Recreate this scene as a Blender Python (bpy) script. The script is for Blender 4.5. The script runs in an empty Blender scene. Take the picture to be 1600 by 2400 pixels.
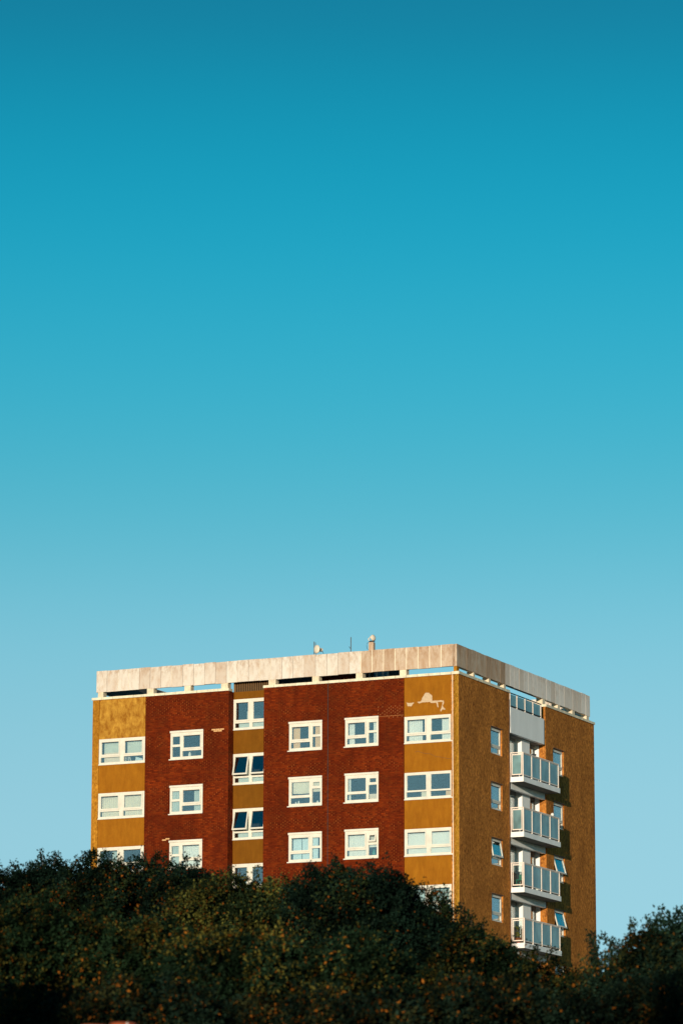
import bpy, math, random
import numpy as np
from mathutils import Vector, Matrix, noise

random.seed(7)
rng = np.random.default_rng(11)
sc = bpy.context.scene
col = sc.collection
R = math.radians

# ------------------------------------------------------------------ camera
cam_d = bpy.data.cameras.new('camera')
cam = bpy.data.objects.new('camera', cam_d)
col.objects.link(cam)
sc.camera = cam
cam_d.sensor_fit = 'HORIZONTAL'
cam_d.sensor_width = 24.0
cam_d.lens = 135.0
cam_d.clip_start = 0.5
cam_d.clip_end = 6000
CAM_H = 1.6
cam.matrix_world = Matrix.Translation((0, 0, CAM_H)) @ Matrix.Rotation(R(90 + 11.80085), 4, 'X') @ Matrix.Rotation(R(0.1086), 4, 'Z')
cam_d.dof.use_dof = True
cam_d.dof.focus_distance = 183.0
cam_d.dof.aperture_fstop = 2.5

# ------------------------------------------------------------------ world and sun
SUN_TRAVEL = Vector((0.751, 3.388, -0.31)).normalized()
world = bpy.data.worlds.new('World')
sc.world = world
world.use_nodes = True
wn, wl = world.node_tree.nodes, world.node_tree.links
wn.clear()
w_out = wn.new('ShaderNodeOutputWorld')
w_bg = wn.new('ShaderNodeBackground')
w_sky = wn.new('ShaderNodeTexSky')
w_sky.sky_type = 'NISHITA'
w_sky.sun_disc = False
w_sky.sun_elevation = R(5.1)
w_sky.sun_rotation = R(192.5)
w_sky.air_density = 1.0
w_sky.dust_density = 0.3
w_sky.ozone_density = 2.0
w_bg.inputs['Strength'].default_value = 0.1
# the photograph's teal grade, as a gain on the sky that changes only with elevation
w_tc = wn.new('ShaderNodeTexCoord')
w_sep = wn.new('ShaderNodeSeparateXYZ')
w_ramp = wn.new('ShaderNodeValToRGB')
w_mul = wn.new('ShaderNodeMix'); w_mul.data_type = 'RGBA'; w_mul.blend_type = 'MULTIPLY'
w_mul.inputs['Factor'].default_value = 1.0
w_mul.clamp_result = False
w_scl = wn.new('ShaderNodeVectorMath'); w_scl.operation = 'SCALE'
SKY_GAIN_MAX = 1.0
SKY_STOPS = [(0.0, (1, 1, 1)), (1.0, (1, 1, 1))]
#SKYA#
SKY_GAIN_MAX = 2.5058
SKY_STOPS = [(0.0, (1.0361, 1.5605, 2.5058)),
    (0.0744, (1.0361, 1.5605, 2.5058)),
    (0.0944, (1.1096, 1.5823, 2.2428)),
    (0.1144, (1.1903, 1.6336, 2.093)),
    (0.1345, (1.2301, 1.6895, 2.0045)),
    (0.1545, (1.1694, 1.7243, 1.9353)),
    (0.1746, (1.0185, 1.7434, 1.9012)),
    (0.1945, (0.7053, 1.684, 1.7953)),
    (0.2145, (0.4599, 1.6523, 1.7513)),
    (0.2343, (0.2939, 1.6506, 1.7639)),
    (0.254, (0.1941, 1.6244, 1.7482)),
    (0.2735, (0.109, 1.5707, 1.7094)),
    (0.2929, (0.0721, 1.4757, 1.6112)),
    (0.3121, (0.0631, 1.3048, 1.442)),
    (0.3311, (0.0724, 1.0705, 1.2185)),
    (0.36, (0.0724, 1.0705, 1.2185)), (0.40, (0.0724, 1.0705, 1.2185))]
#SKYB#
els = w_ramp.color_ramp.elements
w_ramp.color_ramp.interpolation = 'B_SPLINE' if len(SKY_STOPS) > 2 else 'LINEAR'
while len(els) < len(SKY_STOPS):
    els.new(0.5)
for e, (p, c) in zip(els, SKY_STOPS):
    e.position = p
for e, (p, c) in zip(els, SKY_STOPS):
    e.color = (c[0] / SKY_GAIN_MAX, c[1] / SKY_GAIN_MAX, c[2] / SKY_GAIN_MAX, 1)
w_scl.inputs['Scale'].default_value = SKY_GAIN_MAX
wl.new(w_tc.outputs['Generated'], w_sep.inputs[0])
wl.new(w_sep.outputs['Z'], w_ramp.inputs[0])
wl.new(w_ramp.outputs['Color'], w_scl.inputs[0])
wl.new(w_sky.outputs[0], w_mul.inputs[6])
wl.new(w_scl.outputs[0], w_mul.inputs[7])
wl.new(w_mul.outputs[2], w_bg.inputs['Color'])
wl.new(w_bg.outputs[0], w_out.inputs[0])

sun_d = bpy.data.lights.new('sun', 'SUN')
sun_d.energy = 4.4
sun_d.angle = R(0.5)
sun_d.color = (1.0, 0.85, 0.64)
sun = bpy.data.objects.new('sun', sun_d)
col.objects.link(sun)
sun.rotation_euler = SUN_TRAVEL.to_track_quat('-Z', 'Y').to_euler()
sun.location = (-40, -150, 60)

sc.view_settings.view_transform = 'Standard'
sc.view_settings.look = 'None'
sc.view_settings.gamma = 1.0
sc.view_settings.exposure = 0.0
sc.view_settings.use_curve_mapping = False
#WORLDONLY#

# ------------------------------------------------------------------ materials
def new_mat(name):
    m = bpy.data.materials.new(name); m.use_nodes = True
    n = m.node_tree.nodes; n.clear()
    o = n.new('ShaderNodeOutputMaterial'); b = n.new('ShaderNodeBsdfPrincipled')
    m.node_tree.links.new(b.outputs[0], o.inputs[0])
    return m, n, m.node_tree.links, b, o

def coords(n, l, scale=(1, 1, 1)):
    tc = n.new('ShaderNodeTexCoord'); mp = n.new('ShaderNodeMapping')
    mp.inputs['Scale'].default_value = scale
    l.new(tc.outputs['Object'], mp.inputs[0])
    return mp.outputs[0]

def noise_n(n, l, vec, scale, detail=4, rough=0.6, dist=0.0):
    t = n.new('ShaderNodeTexNoise'); t.inputs['Scale'].default_value = scale
    t.inputs['Detail'].default_value = detail; t.inputs['Roughness'].default_value = rough
    t.inputs['Distortion'].default_value = dist
    l.new(vec, t.inputs['Vector']); return t.outputs[0]

def ramp(n, l, fac, stops):
    r = n.new('ShaderNodeValToRGB'); e = r.color_ramp.elements
    while len(e) < len(stops): e.new(0.5)
    for k, (p, c) in enumerate(stops):
        e[k].position = p; e[k].color = (c[0], c[1], c[2], 1) if hasattr(c, '__len__') else (c, c, c, 1)
    l.new(fac, r.inputs[0]); return r.outputs[0]

def mix(n, l, fac, a, b, mode='MIX'):
    x = n.new('ShaderNodeMix'); x.data_type = 'RGBA'; x.blend_type = mode
    if isinstance(fac, (int, float)): x.inputs['Factor'].default_value = fac
    else: l.new(fac, x.inputs['Factor'])
    for s, v in ((6, a), (7, b)):
        if isinstance(v, tuple): x.inputs[s].default_value = (v[0], v[1], v[2], 1)
        else: l.new(v, x.inputs[s])
    return x.outputs[2]

def bump(n, l, b, h, strength, dist=0.01):
    k = n.new('ShaderNodeBump'); k.inputs['Strength'].default_value = strength
    k.inputs['Distance'].default_value = dist
    l.new(h, k.inputs['Height']); l.new(k.outputs[0], b.inputs['Normal'])

def simple(name, c, rough=0.6, var=0.12, scale=3.0, metal=0.0, streak=False):
    m, n, l, b, o = new_mat(name)
    v = coords(n, l, (1, 1, 0.25) if streak else (1, 1, 1))
    f = noise_n(n, l, v, scale, 5)
    lo = tuple(x * (1 - var) for x in c); hi = tuple(min(1, x * (1 + var)) for x in c)
    l.new(ramp(n, l, f, [(0.3, lo), (0.7, hi)]), b.inputs['Base Color'])
    b.inputs['Roughness'].default_value = rough; b.inputs['Metallic'].default_value = metal
    return m

def mat_render(name, dark, light, mottled=False):
    m, n, l, b, o = new_mat(name)
    v1 = coords(n, l, (3.2, 3.2, 0.8) if not mottled else (2.2, 2.2, 1.3)); v2 = coords(n, l, (1, 1, 1)); 
    f1 = noise_n(n, l, v1, 1.6 if not mottled else 1.5, 8 if mottled else 6, 0.72 if mottled else 0.62, 0.4)
    c = ramp(n, l, f1, [(0.32, dark), (0.68, light)] if not mottled else [(0.36, dark), (0.5, tuple((a + q) / 2 for a, q in zip(dark, light))), (0.66, light)])
    f2 = noise_n(n, l, v2, 1.1, 5, 0.7)
    c = mix(n, l, ramp(n, l, f2, [(0.4, 0.0), (0.75, 0.45)]), c, tuple(x * 0.72 for x in dark))
    # hair cracks and drip marks
    v3 = coords(n, l, (9, 9, 0.5)); f3 = noise_n(n, l, v3, 1.0, 3, 0.5)
    c = mix(n, l, ramp(n, l, f3, [(0.66, 0.0), (0.78, 0.3)]), c, tuple(x * 0.6 for x in dark))
    l.new(c, b.inputs['Base Color']); b.inputs['Roughness'].default_value = 0.9
    bump(n, l, b, noise_n(n, l, v2, 60, 3), 0.25, 0.004); b.inputs['Specular IOR Level'].default_value = 0.08
    return m

def mat_pebble(name, dark, light, bs=1.0):
    m, n, l, b, o = new_mat(name)
    v = coords(n, l, (1, 1, 0.75))
    f = noise_n(n, l, v, 8, 4, 0.75, 0.6)
    c = ramp(n, l, f, [(0.35, dark), (0.65, light)])
    f2 = noise_n(n, l, coords(n, l, (1, 1, 0.4)), 0.9, 5, 0.65)
    c = mix(n, l, ramp(n, l, f2, [(0.36, 0.45), (0.60, 0.0)]), c, tuple(x * 0.7 for x in dark))
    l.new(c, b.inputs['Base Color']); b.inputs['Roughness'].default_value = 0.95
    bump(n, l, b, noise_n(n, l, v, 15, 5, 0.85, 0.2), 0.55 * bs, 0.035); b.inputs['Specular IOR Level'].default_value = 0.08
    return m

def mat_brick(name, c1, c2, mortar):
    m, n, l, b, o = new_mat(name)
    def math_n(op, x, y=None, z=None):
        q = n.new('ShaderNodeMath'); q.operation = op
        for i, v in enumerate((x, y, z)):
            if v is None: continue
            if isinstance(v, (int, float)): q.inputs[i].default_value = v
            else: l.new(v, q.inputs[i])
        return q.outputs[0]
    tc = n.new('ShaderNodeTexCoord'); sp = n.new('ShaderNodeSeparateXYZ')
    l.new(tc.outputs['Object'], sp.inputs[0])
    s = math_n('ADD', sp.outputs['X'], sp.outputs['Y'])
    row_f = math_n('DIVIDE', sp.outputs['Z'], 0.075); row = math_n('FLOOR', row_f)
    half = math_n('MULTIPLY', math_n('MODULO', row, 2.0), 0.5)
    col_f = math_n('ADD', math_n('DIVIDE', s, 0.225), half); cl = math_n('FLOOR', col_f)
    vj = math_n('LESS_THAN', math_n('FRACT', col_f), 0.07)      # upright joints
    hj = math_n('LESS_THAN', math_n('FRACT', row_f), 0.16)      # bed joints
    cid = n.new('ShaderNodeCombineXYZ'); l.new(cl, cid.inputs[0]); l.new(row, cid.inputs[1])
    wn_ = n.new('ShaderNodeTexWhiteNoise'); wn_.noise_dimensions = '3D'; l.new(cid.outputs[0], wn_.inputs[0])
    face = ramp(n, l, wn_.outputs['Value'], [(0.0, tuple(x * 0.75 for x in c1)), (0.35, c1), (0.85, c2), (1.0, tuple(x * 1.25 for x in c2))])
    v = coords(n, l)
    big = noise_n(n, l, v, 0.5, 5, 0.62)
    face = mix(n, l, ramp(n, l, big, [(0.38, 0.0), (0.64, 0.75)]), face, tuple(x * 0.5 for x in c1))
    face = mix(n, l, ramp(n, l, noise_n(n, l, coords(n, l, (1, 1, 1.1)), 0.9, 6, 0.75), [(0.58, 0.0), (0.78, 0.35)]), face, tuple(min(1, x * 1.6) for x in c2))
    face = mix(n, l, ramp(n, l, noise_n(n, l, coords(n, l, (2.6, 2.6, 0.22)), 1.0, 5, 0.65), [(0.48, 0.0), (0.72, 0.6)]), face, tuple(x * 0.5 for x in c1))
    band = noise_n(n, l, coords(n, l, (0.10, 0.10, 1.0)), 1.15, 3, 0.5)
    upr = mix(n, l, ramp(n, l, band, [(0.42, 0.15), (0.6, 1.0)]), tuple(x * 0.6 for x in c1), mortar)
    upr = mix(n, l, ramp(n, l, wn_.outputs['Value'], [(0.15, 0.0), (0.6, 0.95)]), upr, tuple(x * 0.7 for x in c2))
    c = mix(n, l, vj, face, upr)
    bed = mix(n, l, ramp(n, l, noise_n(n, l, v, 2.3, 3), [(0.45, 0.0), (0.7, 1.0)]), tuple(x * 0.6 for x in c1), tuple(x * 0.36 for x in mortar))  # bed mortar darker than upright mortar, course shadow put into its colour
    c = mix(n, l, hj, c, bed)
    l.new(c, b.inputs['Base Color']); b.inputs['Roughness'].default_value = 0.85
    j = math_n('SUBTRACT', 1.0, math_n('MAXIMUM', vj, hj))
    bump(n, l, b, j, 0.5, 0.008); b.inputs['Specular IOR Level'].default_value = 0.08
    return m

def mat_fascia(name, pale, rust, amount):
    m, n, l, b, o = new_mat(name)
    oi = n.new('ShaderNodeObjectInfo')
    v = coords(n, l, (2.6, 2.6, 1.15))
    ofs = n.new('ShaderNodeVectorMath'); ofs.operation = 'ADD'
    sc_ = n.new('ShaderNodeVectorMath'); sc_.operation = 'SCALE'; sc_.inputs['Scale'].default_value = 37.0
    cx = n.new('ShaderNodeCombineXYZ'); l.new(oi.outputs['Random'], cx.inputs[0]); l.new(oi.outputs['Random'], cx.inputs[1])
    l.new(cx.outputs[0], sc_.inputs[0]); l.new(v, ofs.inputs[0]); l.new(sc_.outputs[0], ofs.inputs[1])
    f = noise_n(n, l, ofs.outputs[0], 1.3, 8, 0.78, 0.6)
    c = mix(n, l, ramp(n, l, f, [(0.62 - amount, 0.0), (0.9 - amount * 0.6, 0.85)]), pale, rust)
    # heavier staining runs down from the panel's top edge
    tc = n.new('ShaderNodeTexCoord'); sp = n.new('ShaderNodeSeparateXYZ'); l.new(tc.outputs['Object'], sp.inputs[0])
    mr = n.new('ShaderNodeMapRange'); mr.inputs[1].default_value = 0.35; mr.inputs[2].default_value = 1.07
    l.new(sp.outputs['Z'], mr.inputs[0])
    mm = n.new('ShaderNodeMath'); mm.operation = 'MULTIPLY'
    l.new(mr.outputs[0], mm.inputs[0]); l.new(ramp(n, l, noise_n(n, l, ofs.outputs[0], 2.6, 6, 0.75), [(0.45, 0.0), (0.75, 1.0)]), mm.inputs[1])
    c = mix(n, l, mm.outputs[0], c, tuple(x * 0.7 for x in rust))
    # each cast panel has aged by its own amount
    c = mix(n, l, ramp(n, l, oi.outputs['Random'], [(0.0, 0.0), (0.5, 0.08), (1.0, 0.42)]), c, tuple(x * 0.85 for x in rust))
    l.new(c, b.inputs['Base Color']); b.inputs['Roughness'].default_value = 0.85
    bump(n, l, b, noise_n(n, l, coords(n, l), 40, 4, 0.7), 0.3, 0.005)
    return m

def mat_glass(name, tint, gloss, rough=0.01):
    m, n, l, b, o = new_mat(name); n.remove(b)
    tr = n.new('ShaderNodeBsdfTransparent'); tr.inputs[0].default_value = (*tint, 1)
    gl = n.new('ShaderNodeBsdfGlossy'); gl.inputs['Roughness'].default_value = rough
    gl.inputs['Color'].default_value = (0.92, 0.98, 1, 1)
    
    ly = n.new('ShaderNodeLayerWeight'); ly.inputs['Blend'].default_value = 0.25
    mm = n.new('ShaderNodeMath'); mm.operation = 'MULTIPLY_ADD'; mm.inputs[1].default_value = 0.7; mm.inputs[2].default_value = gloss
    mm.use_clamp = True
    l.new(ly.outputs['Fresnel'], mm.inputs[0])
    mx = n.new('ShaderNodeMixShader'); l.new(mm.outputs[0], mx.inputs[0])
    l.new(tr.outputs[0], mx.inputs[1]); l.new(gl.outputs[0], mx.inputs[2]); l.new(mx.outputs[0], o.inputs[0])
    return m

def mat_frosted(name, c):
    m, n, l, b, o = new_mat(name)
    f = noise_n(n, l, coords(n, l, (1, 1, 0.6)), 1.6, 2)
    l.new(ramp(n, l, f, [(0.35, tuple(x * 0.55 for x in c)), (0.65, c)]), b.inputs['Base Color'])
    b.inputs['Roughness'].default_value = 0.28; b.inputs['Specular IOR Level'].default_value = 0.9
    b.inputs['Coat Weight'].default_value = 0.35; b.inputs['Coat Roughness'].default_value = 0.12
    tr = n.new('ShaderNodeBsdfTransparent'); tr.inputs[0].default_value = (0.75, 0.9, 0.92, 1)
    mx = n.new('ShaderNodeMixShader'); mx.inputs[0].default_value = 0.16
    l.new(b.outputs[0], mx.inputs[1]); l.new(tr.outputs[0], mx.inputs[2]); l.new(mx.outputs[0], o.inputs[0])
    return m

def mat_leaf(name):
    m, n, l, b, o = new_mat(name)
    a = n.new('ShaderNodeAttribute'); a.attribute_name = 'tone'
    l.new(a.outputs['Color'], b.inputs['Base Color']); b.inputs['Roughness'].default_value = 0.55
    b.inputs['Specular IOR Level'].default_value = 0.02
    t = n.new('ShaderNodeBsdfTranslucent'); l.new(a.outputs['Color'], t.inputs[0])
    mx = n.new('ShaderNodeMixShader'); mx.inputs[0].default_value = 0.2
    l.new(b.outputs[0], mx.inputs[1]); l.new(t.outputs[0], mx.inputs[2]); l.new(mx.outputs[0], o.inputs[0])
    return m

M = dict(
    brick=mat_brick('red_brick', (0.130, 0.0145, 0.0020), (0.188, 0.0250, 0.0026), (0.42, 0.125, 0.025)),
    brick_pale=simple('pale_brick', (0.62, 0.36, 0.16), 0.9, 0.25, 20),
    ochre=mat_render('ochre_render', (0.28, 0.098, 0.007), (0.36, 0.138, 0.010)),
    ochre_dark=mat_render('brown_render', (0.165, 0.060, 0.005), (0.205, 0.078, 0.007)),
    ochre_mottled=mat_render('weathered_ochre_render', (0.25, 0.085, 0.007), (0.60, 0.32, 0.05), True),
    pebble=mat_pebble('brown_pebbledash', (0.20, 0.066, 0.015), (0.74, 0.29, 0.058), 1.3),
    pebble_light=mat_pebble('lit_pebbledash', (0.28, 0.105, 0.008), (0.60, 0.27, 0.03), 0.7),  # copy of the side pebbledash with front sunlight put into its colour
    pebble_bright=mat_pebble('sunlit_pebbledash', (0.60, 0.29, 0.02), (0.86, 0.48, 0.07), 0.15),  # still brighter copy for the corner, frontal sun painted into the colour
    fascia=mat_fascia('pale_concrete', (0.72, 0.66, 0.60), (0.45, 0.25, 0.13), 0.15),
    fascia_rust=mat_fascia('stained_concrete', (0.60, 0.47, 0.36), (0.34, 0.15, 0.05), 0.22),
    fascia_side=mat_fascia('brightened_side_concrete', (0.92, 0.84, 0.78), (0.62, 0.42, 0.28), 0.10),  # pale tone raised to put the side's missing light into the colour
    joint=simple('dark_joint', (0.16, 0.07, 0.03), 0.9),
    joint_mid=simple('sandy_joint', (0.42, 0.28, 0.17), 0.9),
    joint_pale=simple('pale_mastic_joint', (0.86, 0.78, 0.62), 0.8),
    coping=simple('coping_concrete', (0.76, 0.68, 0.52), 0.85, 0.2, 5),
    stub=simple('column_concrete', (0.74, 0.62, 0.46), 0.85, 0.2, 4),
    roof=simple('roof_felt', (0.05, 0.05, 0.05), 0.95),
    white=simple('white_upvc', (0.72, 0.68, 0.60), 0.45, 0.10, 2.2),
    whitewall=simple('white_painted_concrete', (0.90, 0.90, 0.90), 0.7, 0.07, 1.5, streak=True),
    dark_strip=simple('near_black', (0.012, 0.014, 0.014), 0.6),
    glass=mat_glass('window_glass', (0.95, 0.99, 0.98), 0.155),
    glass_clear=mat_glass('clear_panel_glass', (0.86, 0.93, 0.92), 0.06),
    frosted=mat_frosted('frosted_glass', (0.19, 0.36, 0.40)),
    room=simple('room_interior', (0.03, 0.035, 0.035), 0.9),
    louvre=simple('louvre_fin', (0.20, 0.10, 0.03), 0.6),
    louvre_dark=simple('louvre_shadow_gap', (0.03, 0.018, 0.008), 0.9),
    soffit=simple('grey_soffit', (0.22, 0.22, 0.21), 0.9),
    darkmetal=simple('dark_metal', (0.04, 0.045, 0.05), 0.5),
    rail=simple('rail_paint', (0.84, 0.72, 0.64), 0.5, 0.08),
    pipe=simple('brown_pipe', (0.10, 0.05, 0.025), 0.6),
    dish=simple('dish_plastic', (0.74, 0.64, 0.52), 0.5, 0.06),
    bluedoor=simple('blue_paint', (0.08, 0.28, 0.42), 0.5),
    paint=simple('exposed_pale_plaster', (0.56, 0.41, 0.27), 0.9, 0.12, 9),
    terracotta=simple('terracotta', (0.30, 0.055, 0.010), 0.75, 0.25, 12),
    slate=simple('roof_slate', (0.08, 0.07, 0.07), 0.8, 0.3, 6),
    bark=simple('bark', (0.07, 0.05, 0.035), 0.95, 0.35, 9, streak=True),
    leaf=mat_leaf('leaves'),
    grass=simple('ground_grass', (0.045, 0.06, 0.02), 0.95, 0.4, 0.3),
    asphalt=simple('asphalt', (0.05, 0.05, 0.05), 0.9, 0.2, 2),
    green=simple('green_plastic', (0.02, 0.22, 0.17), 0.5),
    black=simple('black_plastic', (0.015, 0.015, 0.015), 0.5),
)
def cloth(name, c):
    return simple(name, c, 0.95, 0.06, 2)
CL = dict(
    cream=cloth('cream_curtain', (0.74, 0.66, 0.54)), white=cloth('white_net_curtain', (0.80, 0.78, 0.75)),
    orange=cloth('apricot_curtain', (0.76, 0.48, 0.25)), grey=cloth('grey_blind', (0.58, 0.60, 0.54)),
    blue=cloth('pale_blue_blind', (0.60, 0.72, 0.78)), pink=cloth('pink_beige_blind', (0.76, 0.62, 0.50)),
    lace=cloth('grey_lace_curtain', (0.50, 0.56, 0.54)))

# ------------------------------------------------------------------ mesh helpers
class MB:
    def __init__(s): s.v = []; s.f = []
    def quadbox(s, pts):           # 8 corners: bottom 4, top 4
        k = len(s.v); s.v += [tuple(p) for p in pts]
        s.f += [(k, k+3, k+2, k+1), (k+4, k+5, k+6, k+7), (k, k+1, k+5, k+4), (k+1, k+2, k+6, k+5), (k+2, k+3, k+7, k+6), (k+3, k, k+4, k+7)]
    def box(s, x0, x1, y0, y1, z0, z1):
        if x0 > x1: x0, x1 = x1, x0
        if y0 > y1: y0, y1 = y1, y0
        s.quadbox([(x0,y0,z0),(x1,y0,z0),(x1,y1,z0),(x0,y1,z0),(x0,y0,z1),(x1,y0,z1),(x1,y1,z1),(x0,y1,z1)])
        return s
    def tube(s, pts, r, n=8, r2=None, cap=True):
        pts = [Vector(p) for p in pts]; k0 = len(s.v); m = len(pts)
        for i, p in enumerate(pts):
            d = (pts[min(i+1, m-1)] - pts[max(i-1, 0)]).normalized()
            a = d.orthogonal().normalized() if abs(d.z) < 0.99 else Vector((1, 0, 0)); b = d.cross(a)
            rr = r if r2 is None else r + (r2 - r) * i / (m - 1)
            for j in range(n):
                t = 2 * math.pi * j / n
                s.v.append(tuple(p + a * rr * math.cos(t) + b * rr * math.sin(t)))
        for i in range(m - 1):
            for j in range(n):
                a0 = k0 + i*n + j; a1 = k0 + i*n + (j+1) % n
                s.f.append((a0, a1, a1 + n, a0 + n))
        if cap:
            s.f.append(tuple(k0 + j for j in range(n))[::-1]); s.f.append(tuple(k0 + (m-1)*n + j for j in range(n)))
        return s
    def lathe(s, prof, c, axis=(0, 0, 1), n=20):   # prof: (radius, height)
        ax = Vector(axis).normalized(); a = ax.orthogonal().normalized(); b = ax.cross(a); k0 = len(s.v)
        for (r, h) in prof:
            for j in range(n):
                t = 2*math.pi*j/n
                s.v.append(tuple(Vector(c) + ax*h + a*r*math.cos(t) + b*r*math.sin(t)))
        for i in range(len(prof)-1):
            for j in range(n):
                a0 = k0+i*n+j; a1 = k0+i*n+(j+1) % n
                s.f.append((a0, a1, a1+n, a0+n))
        return s
    def build(s, name, mat, parent=None, loc=(0, 0, 0), smooth=False):
        me = bpy.data.meshes.new(name); me.from_pydata(s.v, [], s.f); me.materials.append(mat)
        if smooth:
            for p in me.polygons: p.use_smooth = True
        o = bpy.data.objects.new(name, me); col.objects.link(o); o.location = loc
        if parent: o.parent = parent
        return o

def tag(o, label=None, cat=None, group=None, kind=None):
    if label: o['label'] = label
    if cat: o['category'] = cat
    if group: o['group'] = group
    if kind: o['kind'] = kind
    return o

def empty(name, loc, rz=0.0):
    o = bpy.data.objects.new(name, None); col.objects.link(o); o.location = loc; o.rotation_euler = (0, 0, rz)
    o.empty_display_size = 0.5
    return o

# ------------------------------------------------------------------ ground
g = MB(); g.v = [(-2500, -2500, 0), (2500, -2500, 0), (2500, 2500, 0), (-2500, 2500, 0)]; g.f = [(0, 1, 2, 3)]
tag(g.build('ground', M['grass']), kind='structure')
g = MB().box(-60, 60, -6, 2.5, -0.3, 0.03)
tag(g.build('road', M['asphalt']), kind='structure')

# added unseen rise behind the camera, ridge shaped to shade the low trees
mb = MB(); NX, NY = 200, 50
def ridge_n(x, q):
    return noise.noise(Vector((x / 2.7, q, 3.0))) + 0.55 * noise.noise(Vector((x / 1.15, q, 8.0)))
ridge_q = next(q * 0.37 for q in range(4000) if max(ridge_n(x_, q * 0.37) for x_ in (-25.0, -24.5, -24.0, -23.5)) < -0.34)  # ridge noise picked to leave a sunlit notch for the chimney pots
for j in range(NY + 1):
    for i in range(NX + 1):
        x = -100 + 140 * i / NX; y = -12 - 150 * j / NY
        t_ = min(1.0, (-12 - y) / 48.0)
        s_ = min(1.0, max(0.0, (ridge_n(x, ridge_q) + 0.34) / 0.5)); s_ = s_ * s_ * (3 - 2 * s_)
        h = 12.0 * (t_ * t_ * (3 - 2 * t_)) + 6.8 * s_ * max(0.0, 1.0 - abs(y + 63.0) / 9.0) ** 0.7 - 0.03 * max(0.0, -60 - y)
        mb.v.append((x, y, max(0.02, h)))
for j in range(NY):
    for i in range(NX):
        k = j * (NX + 1) + i; mb.f.append((k, k + NX + 1, k + NX + 2, k + 1))
tag(mb.build('added_shade_hill', M['grass'], smooth=True), kind='structure')

# ------------------------------------------------------------------ tower block
A = R(24.98582)
T0 = Vector((5.5785, 180.4325, 0.0))
TOP = 29.8305 + CAM_H          # top of the walls, under the coping
tower = empty('tower_block', T0, -A)
tag(tower, 'tall block of flats in red brick and ochre render under a pale concrete band', 'block of flats')
WL, DP = 19.76, 17.70          # front width, side depth
ST = 2.7
ROWS = 6

def P(face, s, o, z):
    return (s, -o, z) if face == 'F' else (o, s, z)

def fbox(mb, face, s0, s1, o0, o1, z0, z1):
    if face == 'F': mb.box(s0, s1, -o1, -o0, z0, z1)
    else: mb.box(o0, o1, s0, s1, z0, z1)

def holed(mb, face, s0, s1, z0, z1, holes, of, ob):
    """slab between outward offsets ob..of with rectangular openings"""
    S = sorted({s0, s1} | {h[0] for h in holes} | {h[1] for h in holes})
    Z = sorted({z0, z1} | {h[2] for h in holes} | {h[3] for h in holes})
    S = [s for s in S if s0 - 1e-6 <= s <= s1 + 1e-6]; Z = [z for z in Z if z0 - 1e-6 <= z <= z1 + 1e-6]
    def solid(i, j):
        if i < 0 or j < 0 or i >= len(S)-1 or j >= len(Z)-1: return False
        cs = (S[i]+S[i+1])/2; cz = (Z[j]+Z[j+1])/2
        return not any(h[0] < cs < h[1] and h[2] < cz < h[3] for h in holes)
    def q(*p):
        k = len(mb.v); mb.v += [P(face, *x) for x in p]; mb.f.append((k, k+1, k+2, k+3))
    for i in range(len(S)-1):
        for j in range(len(Z)-1):
            if not solid(i, j): continue
            a, b, c, d = S[i], S[i+1], Z[j], Z[j+1]
            q((a, of, c), (b, of, c), (b, of, d), (a, of, d)); q((b, ob, c), (a, ob, c), (a, ob, d), (b, ob, d))
            if not solid(i-1, j): q((a, ob, c), (a, of, c), (a, of, d), (a, ob, d))
            if not solid(i+1, j): q((b, of, c), (b, ob, c), (b, ob, d), (b, of, d))
            if not solid(i, j-1): q((a, ob, c), (b, ob, c), (b, of, c), (a, of, c))
            if not solid(i, j+1): q((a, of, d), (b, of, d), (b, ob, d), (a, ob, d))

def curtain(face, s0, s1, z0, z1, mat, parent, off, pleat=0.012, per=0.11, name='curtain', sag=0.0):
    mb = MB(); n = max(6, int((s1 - s0) / per * 6)); ph = random.random() * 6
    for i in range(n + 1):
        t = i / n; s = s0 + (s1 - s0) * t
        o = off + pleat * math.sin(ph + s / per * 6.28) + pleat * 0.5 * math.sin(s * 23 + ph)
        zb = z0 - sag * math.sin(math.pi * t) + (random.random() - 0.5) * 0.006
        for z, dz in ((zb, 0), (z1, 0)):
            mb.v.append(P(face, s, o, z))
        for z in (zb, z1): mb.v.append(P(face, s, o - 0.006, z))
    for i in range(n):
        k = 4 * i
        mb.f += [(k, k+4, k+5, k+1), (k+2, k+3, k+7, k+6), (k, k+2, k+6, k+4), (k+1, k+5, k+7, k+3)]
    return mb.build(name, mat, parent)

def rot_out(ang, zh, oh):
    c, s_ = math.cos(ang), math.sin(ang)
    def f(o, z):
        dz = z - zh; do = o - oh
        return (oh + do * c - dz * s_, zh + do * s_ + dz * c)
    return f

def sash_ring(face, s0, s1, z0, z1, w, o0, o1, ang=0.0, wb=None):
    mb = MB(); f = rot_out(ang, z1, o0); wb = wb or w
    for (a, b, c, d) in ((s0, s1, z1-w, z1), (s0, s1, z0, z0+wb), (s0, s0+w, z0+wb, z1-w), (s1-w, s1, z0+wb, z1-w)):
        pts = []
        for (z) in (c, d):
            for (s, o) in ((a, o1), (b, o1), (b, o0), (a, o0)):
                oo, zz = f(o, z); pts.append(P(face, s, oo, zz))
        mb.quadbox(pts)
    return mb

def slab_rot(face, s0, s1, z0, z1, o0, o1, ang, zh, oh):
    mb = MB(); f = rot_out(ang, zh, oh); pts = []
    for z in (z0, z1):
        for (s, o) in ((s0, o1), (s1, o1), (s1, o0), (s0, o0)):
            oo, zz = f(o, z); pts.append(P(face, s, oo, zz))
    mb.quadbox(pts); return mb

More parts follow.
